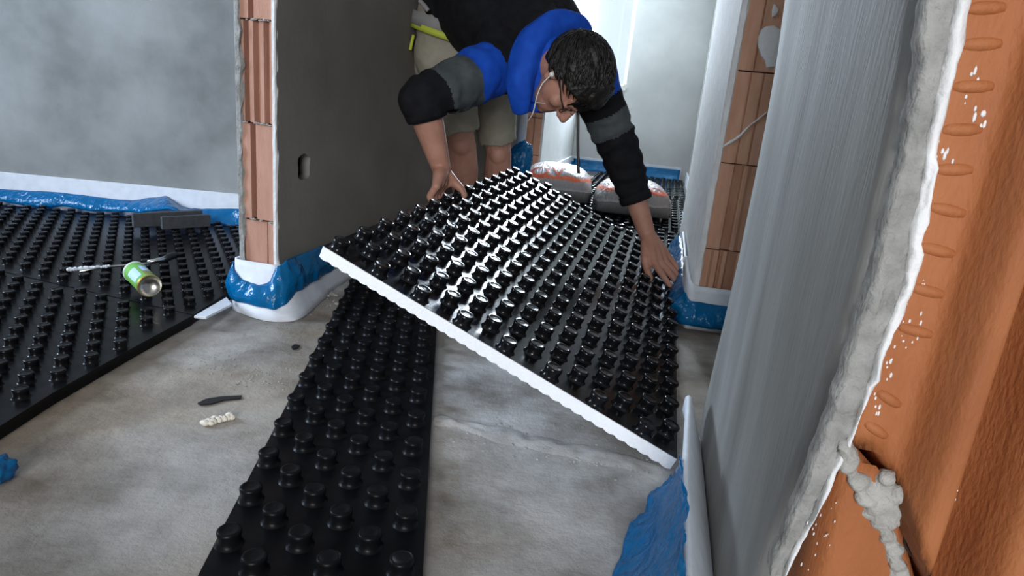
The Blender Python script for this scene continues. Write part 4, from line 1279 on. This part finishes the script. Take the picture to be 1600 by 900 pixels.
# ---- body: one continuous surface (head, neck, trunk, arms, hands, legs)
bm = bmesh.new()
ellipsoid(bm, Hd(0, -0.012, 0.030), HA, (0.073, 0.094, 0.088))
ellipsoid(bm, Hd(0, 0.030, -0.025), HA, (0.062, 0.062, 0.075))
ellipsoid(bm, Hd(0, 0.044, -0.068), HA, (0.047, 0.046, 0.046))
ellipsoid(bm, Hd(0, 0.072, -0.093), HA, (0.022, 0.017, 0.017), 3)             # chin
for s in (-1, 1):
    ellipsoid(bm, Hd(s * 0.040, 0.060, -0.025), HA, (0.024, 0.022, 0.022), 3)   # cheek
    capsule(bm, Hd(s * 0.012, 0.090, 0.020), 0.009, Hd(s * 0.042, 0.078, 0.020), 0.009, 10)   # brow
    ellipsoid(bm, Hd(s * 0.030, 0.079, 0.002), HA, (0.014, 0.010, 0.010), 3)     # eye ball under the lid
    ellipsoid(bm, Hd(s * 0.012, 0.100, -0.034), HA, (0.010, 0.011, 0.009), 3)    # nostril wing
    # ear: rim, lobe, bowl
    rim = [Hd(s * (0.074 + 0.010 * math.sin(a)), -0.012 - 0.017 * math.cos(a), -0.004 + 0.028 * math.sin(a)) for a in [math.radians(d) for d in range(-70, 251, 20)]]
    chain(bm, rim, [0.0055] * len(rim), 8)
    ellipsoid(bm, Hd(s * 0.074, -0.012, -0.004), HA, (0.0055, 0.016, 0.026), 3)
    ellipsoid(bm, Hd(s * 0.073, -0.004, -0.034), HA, (0.006, 0.009, 0.010), 3)
capsule(bm, Hd(0, 0.088, 0.014), 0.009, Hd(0, 0.113, -0.028), 0.0125, 12)       # nose
capsule(bm, Hd(-0.018, 0.082, -0.056), 0.007, Hd(0.018, 0.082, -0.056), 0.007, 10)
capsule(bm, Hd(-0.015, 0.081, -0.069), 0.0075, Hd(0.015, 0.081, -0.069), 0.0075, 10)
chain(bm, [Hd(0, -0.03, -0.03), lerp(Hd(0, -0.05, -0.11), neck, 0.35), neck], [0.056, 0.056, 0.062])
chain(bm, [neck, chest, waist, pelvis], [0.058, 0.10, 0.10, 0.11], 20)
chain(bm, [lerp(neck, chest, 0.5), sh_R], [0.06, 0.05]); chain(bm, [lerp(neck, chest, 0.5), sh_L], [0.06, 0.05])
def limb(a, b, ra, rm, rb, bulge=0.35):
    m = lerp(a, b, bulge)
    chain(bm, [a, m, b], [ra, rm, rb])
limb(sh_R, el_R, 0.056, 0.052, 0.043); limb(el_R, wr_R, 0.046, 0.047, 0.0300, 0.30)
limb(sh_L, el_L, 0.056, 0.050, 0.042); limb(el_L, wr_L, 0.043, 0.043, 0.0285, 0.30)
limb(hip_R, kn_R, 0.080, 0.074, 0.054); limb(kn_R, an_R, 0.056, 0.060, 0.038, 0.32)
limb(hip_L, kn_L, 0.080, 0.074, 0.054); limb(kn_L, an_L, 0.056, 0.060, 0.038, 0.32)
ellipsoid(bm, kn_R + V((0.0, -0.03, 0.0)), (V((1, 0, 0)), V((0, 1, 0)), V((0, 0, 1))), (0.040, 0.035, 0.045), 3)
ellipsoid(bm, kn_L + V((0.0, -0.03, 0.0)), (V((1, 0, 0)), V((0, 1, 0)), V((0, 0, 1))), (0.040, 0.035, 0.045), 3)
# right hand: fingers hooked under the raised edge of the panel, thumb pressed on top
eA, eD = QA, QD
edir = (eD - eA).normalized()
tE = 0.440
eC = lerp(eA, eD, tE); en = PN(0.0, tE); eo = edir.cross(en); eo = -eo if eo.x > 0 else eo   # outward from the panel
print('hand edge', eC, wr_R, (eC - wr_R).length)
kn = [eC + edir * (-0.050 + 0.030 * i) + eo * 0.020 + en * (0.036 - 0.003 * abs(i - 1.3)) for i in range(4)]
pc = lerp(wr_R, (kn[1] + kn[2]) * 0.5, 0.5) + en * 0.006
for i in range(4):
    chain(bm, [lerp(wr_R, kn[i], 0.15), lerp(wr_R, kn[i], 0.6) + en * 0.004, kn[i]], [0.024, 0.0190, 0.0138], 12)
    L1 = (0.036, 0.041, 0.039, 0.031)[i]
    k1 = kn[i] + eo * 0.006 - en * L1 * 1.02
    k2 = k1 - en * 0.017 - eo * 0.022
    k3 = k2 - eo * 0.022 - en * 0.002
    chain(bm, [kn[i], k1, k2, k3], [0.0122, 0.0105, 0.0095, 0.0085], 12)
th0 = lerp(wr_R, kn[3], 0.25) + edir * 0.010
th1 = kn[3] + edir * 0.016 + en * 0.010 - eo * 0.016
th2 = eC + edir * 0.056 - eo * 0.024 + en * 0.034
th3 = eC + edir * 0.054 - eo * 0.044 + en * 0.020
chain(bm, [th0, th1, th2, th3], [0.021, 0.0165, 0.0122, 0.0102], 12)
capsule(bm, kn[3] - en * 0.004, 0.013, th1, 0.014, 12); capsule(bm, lerp(kn[3], wr_R, 0.4), 0.017, lerp(th1, wr_R, 0.35), 0.017, 12)
for i in range(3): capsule(bm, lerp(kn[i], wr_R, 0.22), 0.015, lerp(kn[i + 1], wr_R, 0.22), 0.015, 12)
# left hand: open, fingers spread, pressing the far corner of the panel down
def Lh(px, py, y): return on_y(px, py, y)
lk = [Lh(1022, 411, 2.150), Lh(1033, 413, 2.160), Lh(1041, 411, 2.185), Lh(1046, 404, 2.215)]       # knuckles, index..little
for i in range(4):
    chain(bm, [wr_L, lerp(wr_L, lk[i], 0.55) + V((0, -0.004, 0.004)), lk[i]], [0.026, 0.0185, 0.0128], 12)
fing = [
    [lk[0], Lh(1033, 427, 2.120), Lh(1041, 438, 2.100), Lh(1047, 446, 2.085)],
    [lk[1], Lh(1046, 427, 2.130), Lh(1055, 438, 2.110), Lh(1060, 444, 2.100)],
    [lk[2], Lh(1050, 421, 2.165), Lh(1057, 428, 2.150), Lh(1061, 433, 2.140)],
    [lk[3], Lh(1052, 410, 2.200), Lh(1056, 416, 2.190), Lh(1059, 421, 2.180)]]
for f in fing: chain(bm, f, [0.0125, 0.0112, 0.0100, 0.0088], 12)
chain(bm, [lerp(wr_L, Lh(1008, 400, 2.18), 0.35), Lh(1008, 404, 2.165), Lh(1011, 421, 2.145), Lh(1016, 435, 2.125)], [0.020, 0.0160, 0.0125, 0.0105], 12)
body = fuse('body', bm, 0.0034, 6, [M['skin']])
put(body, man)

# ---- hoodie
bm = bmesh.new()
chain(bm, [neck + V((-0.01, 0.03, 0.0)), chest, Pm(742, 12, 2.60), waist + V((0.02, 0, 0.02))], [0.100, 0.180, 0.165, 0.150], 24)
chain(bm, [chest + V((0.05, -0.05, -0.01)), sh_R + V((0.02, 0.02, 0.0))], [0.15, 0.085], 20)
chain(bm, [chest + V((0.10, -0.05, 0.0)), sh_L + V((-0.02, 0.03, 0.0))], [0.15, 0.085], 20)
cf_R = lerp(el_R, wr_R, 0.22)
chain(bm, [sh_R, lerp(sh_R, el_R, 0.45), el_R, cf_R], [0.088, 0.082, 0.072, 0.062], 20)
cf_L = lerp(el_L, wr_L, 0.55)
chain(bm, [sh_L, lerp(sh_L, el_L, 0.5), el_L, cf_L], [0.086, 0.074, 0.067, 0.054], 20)
hood_o = fuse('hoodie', bm, 0.0065, 6, [M['jersey_black'], M['jersey_blue'], M['jersey_grey']])
me = hood_o.data
aR, aL = (el_R - sh_R), (el_L - sh_L)
fR, fL = (wr_R - el_R).normalized(), (wr_L - el_L).normalized()
b2 = bmesh.new(); b2.from_mesh(me)
# flat cut at the cuffs, so the sleeves end cleanly
dead = []
for v in b2.verts:
    if (v.co - cf_R).dot(fR) > 0.004 and (v.co - cf_R).length < 0.10: dead.append(v)
    elif (v.co - cf_L).dot(fL) > 0.004 and (v.co - cf_L).length < 0.10: dead.append(v)
bmesh.ops.delete(b2, geom=dead, context='VERTS')
for v in b2.verts:      # creases around elbow and belly
    w = 0.004 * nz(v.co, 16, 2) + 0.0025 * nz(v.co, 38, 4)
    tR = (v.co - sh_R).dot(aR) / aR.length_squared
    if 0.2 < tR < 1.3 and (v.co - lerp(sh_R, el_R, tR)).length < 0.14: w += 0.0022 * math.sin(tR * 26 + 5 * nz(v.co, 9, 7))
    tL = (v.co - el_L).dot(fL)
    if -0.12 < tL < 0.2 and (v.co - el_L - fL * tL).length < 0.12: w += 0.0028 * math.sin(tL * 120 + 5 * nz(v.co, 9, 9))
    v.co += v.normal * w
for f in b2.faces:
    c = f.calc_center_median()
    t = (c - sh_R).dot(aR) / aR.length_squared; dist = (c - (sh_R + aR * t)).length
    wob = 0.05 * nz(c, 10, 3)
    if dist < 0.125 and 0.10 < t < 0.90 and c.y < sh_R.y + 0.10:
        if t + wob < 0.42 and t > 0.08: f.material_index = 1
        elif 0.42 <= t + wob < 0.82: f.material_index = 2
    t = (c - sh_L).dot(aL) / aL.length_squared; dist = (c - (sh_L + aL * t)).length
    if dist < 0.12 and 0.0 < t < 0.25: f.material_index = 1
    elif dist < 0.12 and 0.44 <= t < 0.70: f.material_index = 2
b2.to_mesh(me); b2.free()
put(hood_o, man)
for p in me.polygons: p.use_smooth = True
md = hood_o.modifiers.new('s', 'SOLIDIFY'); md.thickness = 0.004; md.offset = -1
# hood: thick blue folds lying round the neck and hanging towards the floor
def folds(name, path, rad, mat, seed, squash=0.7, amp=0.006):
    bm = bmesh.new(); pts = smooth_poly(path, 40)
    n = 20; rows = []
    view = (path[0] - CAM).normalized()
    for k, p in enumerate(pts):
        t = k / 40
        tg = (pts[min(k + 1, 40)] - pts[max(k - 1, 0)]).normalized()
        a = tg.cross(view).normalized(); b = tg.cross(a)
        i = min(int(t * (len(rad) - 1)), len(rad) - 2); f = t * (len(rad) - 1) - i
        r = rad[i] * (1 - f) + rad[i + 1] * f
        rows.append([p + a * math.cos(2 * math.pi * q / n) * r * (1 + 0.13 * math.sin(3 * 2 * math.pi * q / n + t * 5)) + b * math.sin(2 * math.pi * q / n) * r * squash for q in range(n)])
    R = bm_grid(bm, rows, close=True); bm.faces.new(list(reversed(R[0]))); bm.faces.new(R[-1])
    bmesh.ops.recalc_face_normals(bm, faces=bm.faces)
    for v in bm.verts: v.co += V((nz(v.co, 18, seed), nz(v.co, 18, seed + 1), nz(v.co, 18, seed + 2))) * amp
    o = obj(name, bm, mat, None, True)
    s = o.modifiers.new('s', 'SUBSURF'); s.levels = 1; s.render_levels = 1
    return put(o, man)
folds('hood', [Pm(918, 52, 2.17), Pm(897, 38, 2.12), Pm(864, 40, 2.06), Pm(833, 66, 2.02), Pm(818, 104, 2.00), Pm(813, 142, 2.00), Pm(815, 178, 2.02)], [0.018, 0.036, 0.050, 0.050, 0.044, 0.040, 0.022], M['jersey_blue'], 3)
folds('hood_fold', [Pm(890, 56, 2.10), Pm(862, 74, 2.03), Pm(842, 112, 2.02), Pm(833, 160, 2.04)], [0.020, 0.038, 0.034, 0.012], M['jersey_blue'], 8)
folds('hood_fold', [Pm(822, 166, 2.08), Pm(846, 168, 2.08), Pm(872, 166, 2.10)], [0.012, 0.018, 0.012], M['jersey_blue'], 9)
bm = bmesh.new(); bm_tube(bm, smooth_poly([Pm(900, 140, 2.07), Pm(903, 180, 2.06), Pm(903, 225, 2.06), Pm(904, 271, 2.06)], 16), 0.0045, 8)
put(obj('drawstring', bm, M['black_plain'], None, True), man)
# cuffs
for c, d, r in ((cf_R, fR, 0.058), (cf_L, fL, 0.050)):
    bm = bmesh.new()
    a = d.orthogonal().normalized(); b = d.cross(a)
    rows = [[c + d * s + (a * math.cos(2 * math.pi * k / 28) + b * math.sin(2 * math.pi * k / 28)) * (rr + 0.001 * math.sin(k * 2.2)) for k in range(28)] for s, rr in ((-0.02, r + 0.004), (-0.004, r + 0.005), (0.008, r + 0.002), (0.009, r - 0.006), (-0.01, r - 0.010))]
    bm_grid(bm, rows, close=True); bmesh.ops.recalc_face_normals(bm, faces=bm.faces)
    put(obj('cuff', bm, M['jersey_black'], None, True), man)

# ---- shorts
bm = bmesh.new()
hem_R, hem_L = lerp(hip_R, kn_R, 0.86), lerp(hip_L, kn_L, 0.86)
chain(bm, [waist + V((0.0, 0.0, -0.01)), pelvis], [0.138, 0.150], 24)
chain(bm, [pelvis + V((-0.05, 0, 0.0)), hip_R, hem_R + (hem_R - hip_R).normalized() * 0.08], [0.13, 0.112, 0.075], 24)
chain(bm, [pelvis + V((0.03, 0, -0.02)), hip_L, hem_L + (hem_L - hip_L).normalized() * 0.08], [0.13, 0.105, 0.076], 24)
sh = fuse('shorts', bm, 0.0065, 5, [M['khaki']])
b2 = bmesh.new(); b2.from_mesh(sh.data)
dR, dL = (kn_R - hip_R).normalized(), (kn_L - hip_L).normalized()
def axd(p, a, d): return ((p - a) - d * (p - a).dot(d)).length
dead = []
for v in b2.verts:
    if v.co.z > pelvis.z - 0.12: continue
    if axd(v.co, hip_R, dR) < axd(v.co, hip_L, dL):
        if (v.co - hem_R).dot(dR) > 0.004 * math.sin(v.co.x * 60): dead.append(v)
    elif (v.co - hem_L).dot(dL) > 0.004 * math.sin(v.co.x * 60): dead.append(v)
bmesh.ops.delete(b2, geom=dead, context='VERTS')
for v in b2.verts: v.co += v.normal * (0.005 * nz(v.co, 11, 5) + 0.003 * nz(v.co, 30, 6))
b2.to_mesh(sh.data); b2.free()
md = sh.modifiers.new('s', 'SOLIDIFY'); md.thickness = 0.004; md.offset = -1
put(sh, man)
def waist_ring(name, c, axis, r, h, mat, flare=0.0):
    a = axis.orthogonal().normalized(); b = axis.cross(a)
    bm = bmesh.new()
    rows = [[c + axis * s + (a * math.cos(2 * math.pi * k / 48) + b * math.sin(2 * math.pi * k / 48)) * rr for k in range(48)] for s, rr in ((-h / 2, r - 0.008), (-h / 2, r), (h / 2, r + flare), (h / 2, r - 0.008))]
    bm_grid(bm, rows, close=True); bmesh.ops.recalc_face_normals(bm, faces=bm.faces)
    return put(obj(name, bm, mat, None, True), man)
wax = V((0.22, -0.10, 1.0)).normalized()
waist_ring('waistband', Pm(704, 44, 2.64), wax, 0.150, 0.046, M['khaki_trim'])
waist_ring('belt', Pm(705, 56, 2.64), wax, 0.154, 0.022, M['lime'])
bm = bmesh.new(); bm_tube(bm, smooth_poly([Pm(646, 55, 2.58), Pm(643, 68, 2.57), Pm(641, 78, 2.57)], 8), 0.006, 8); put(obj('belt_loop', bm, M['lime'], None, True), man)
bm = bmesh.new(); bm_tube(bm, smooth_poly([Pm(655, 0, 2.46), Pm(664, 10, 2.46), Pm(669, 17, 2.46)], 8), 0.008, 8); put(obj('strap', bm, M['khaki_trim'], None, True), man)

# ---- shoes
for an, ry in ((an_R, -0.15), (an_L, 0.1)):
    bm = bmesh.new()
    fd = V((math.sin(ry), -math.cos(ry), 0)); sd_ = V((fd.y, -fd.x, 0))
    chain(bm, [an + V((0, 0, 0.0)), V((an.x, an.y, 0.055)) - fd * 0.03], [0.048, 0.05], 14)
    chain(bm, [V((an.x, an.y, 0.047)) - fd * 0.045, V((an.x, an.y, 0.047)) + fd * 0.06, V((an.x, an.y, 0.040)) + fd * 0.165], [0.044, 0.047, 0.038], 16)
    q = fuse('shoe', bm, 0.007, 4, [M['black_plain']])
    for v in q.data.vertices: v.co.z = max(v.co.z, 0.001)
    put(q, man)

# ---- hair
bm = bmesh.new()
bmesh.ops.create_icosphere(bm, subdivisions=6, radius=1.0)
def hairline(y): 
    if y < 0: return -0.098 + (y + 0.095) / 0.095 * 0.101
    return 0.003 + y / 0.09 * 0.058
for v in bm.verts:
    q = v.co.copy()
    p = V((q.x * 0.0745, q.y * 0.0955 - 0.012, q.z * 0.0895 + 0.030))
    hl = hairline(p.y) if abs(p.x) > 0.03 or p.y < 0 else hairline(p.y)
    k = max(0, min(1, (p.z - hl + 0.004) / 0.016))
    fl_k = V((q.x * 5.0, q.y * 2.2, q.z * 5.0))
    th = 0.015 + 0.006 * nz(fl_k, 1.0, 3) + 0.0022 * nz((q.x * 14, q.y * 3, q.z * 9), 1.0, 5)
    if p.y > 0.03 and p.z > 0.02: th += 0.010 * k          # fringe
    sc = -0.006 + (th + 0.006) * k
    n = V((q.x / 0.0745, q.y / 0.0955, q.z / 0.0895)).normalized()
    p = p + n * sc
    v.co = Hd(p.x, p.y, p.z)
for i in range(700):        # locks
    a = random.uniform(0, 2 * math.pi); zz = random.uniform(-0.5, 1)
    q = V((math.cos(a) * math.sqrt(max(0, 1 - zz * zz)), math.sin(a) * math.sqrt(max(0, 1 - zz * zz)), zz))
    p = V((q.x * 0.0745, q.y * 0.0955 - 0.012, q.z * 0.0895 + 0.030))
    if p.z < hairline(p.y) + 0.008: continue
    n = V((q.x / 0.0745, q.y / 0.0955, q.z / 0.0895)).normalized()
    tg = V((random.uniform(-0.5, 0.5), 1.0, -0.3)); tg = (tg - n * tg.dot(n)).normalized()
    L_ = random.uniform(0.030, 0.055)
    pts = [p + n * 0.0135 + tg * (L_ * (s - 0.4)) + n * (0.006 * math.sin(s * 2.6) - 0.006 * s * s) for s in (0, 0.33, 0.66, 1.0)]
    bm_tube(bm, [Hd(*t) for t in pts], [0.0016, 0.0026, 0.0020, 0.0005], 5)
for i in range(90):         # fringe falling over the brow
    x = random.uniform(-0.055, 0.055)
    L_ = random.uniform(0.035, 0.070)
    p0 = V((x, 0.072 - abs(x) * 0.35, 0.085)); 
    pts = [p0 + V((random.uniform(-.004, .004), 0.026 * math.sin(s * 1.6), -L_ * s * 1.1)) for s in (0, 0.35, 0.7, 1.0)]
    bm_tube(bm, [Hd(*t) for t in pts], [0.004, 0.0045, 0.003, 0.0006], 5)
put(obj('hair', bm, M['hair'], None, True), man)

# ---- glasses and earphone
bm = bmesh.new()
for s in (-1, 1):
    rim = [Hd(s * 0.031 + 0.023 * math.cos(a), 0.096 - 0.006 * abs(math.cos(a)), -0.002 + 0.017 * math.sin(a)) for a in [2 * math.pi * k / 20 for k in range(21)]]
    bm_tube(bm, rim, 0.0016, 6)
    bm_tube(bm, [Hd(s * 0.054, 0.092, 0.004), Hd(s * 0.070, 0.060, 0.006), Hd(s * 0.078, 0.0, 0.010), Hd(s * 0.080, -0.018, 0.004)], 0.0018, 6)
bm_tube(bm, [Hd(-0.009, 0.101, 0.002), Hd(0, 0.104, 0.005), Hd(0.009, 0.101, 0.002)], 0.0016, 6)
gl_o = put(obj('glasses', bm, M['black_plain'], None, True), man)
for s in (-1, 1):
    bm = bmesh.new()
    ring = [Hd(s * 0.031 + 0.0222 * math.cos(a), 0.096 - 0.006 * abs(math.cos(a)), -0.002 + 0.0162 * math.sin(a)) for a in [2 * math.pi * k / 20 for k in range(20)]]
    R = bm_grid(bm, [[p + h_fw * d for p in ring] for d in (0.0, 0.0008)], close=True)
    bm.faces.new(list(reversed(R[0]))); bm.faces.new(R[1])
    le = obj('lens', bm, M['glass']); le.parent = gl_o
bm = bmesh.new()
ear = Hd(0.082, -0.004, -0.012)
bmesh.ops.create_icosphere(bm, subdivisions=3, radius=0.0075, matrix=Matrix.Translation(ear))
ecab = [ear, Pm(848, 130, 1.93), Pm(842, 142, 1.93), Pm(838, 154, 1.935), Pm(835, 168, 1.94), Pm(831, 180, 1.95), Pm(824, 190, 1.98)]
bm_tube(bm, smooth_poly(ecab, 30), 0.0016, 6)
bm_tube(bm, smooth_poly([Pm(836, 160, 1.96), Pm(846, 161, 1.97), Pm(858, 163, 2.0)], 10), 0.0014, 6)
put(obj('earphone', bm, M['white_plastic'], None, True), man)
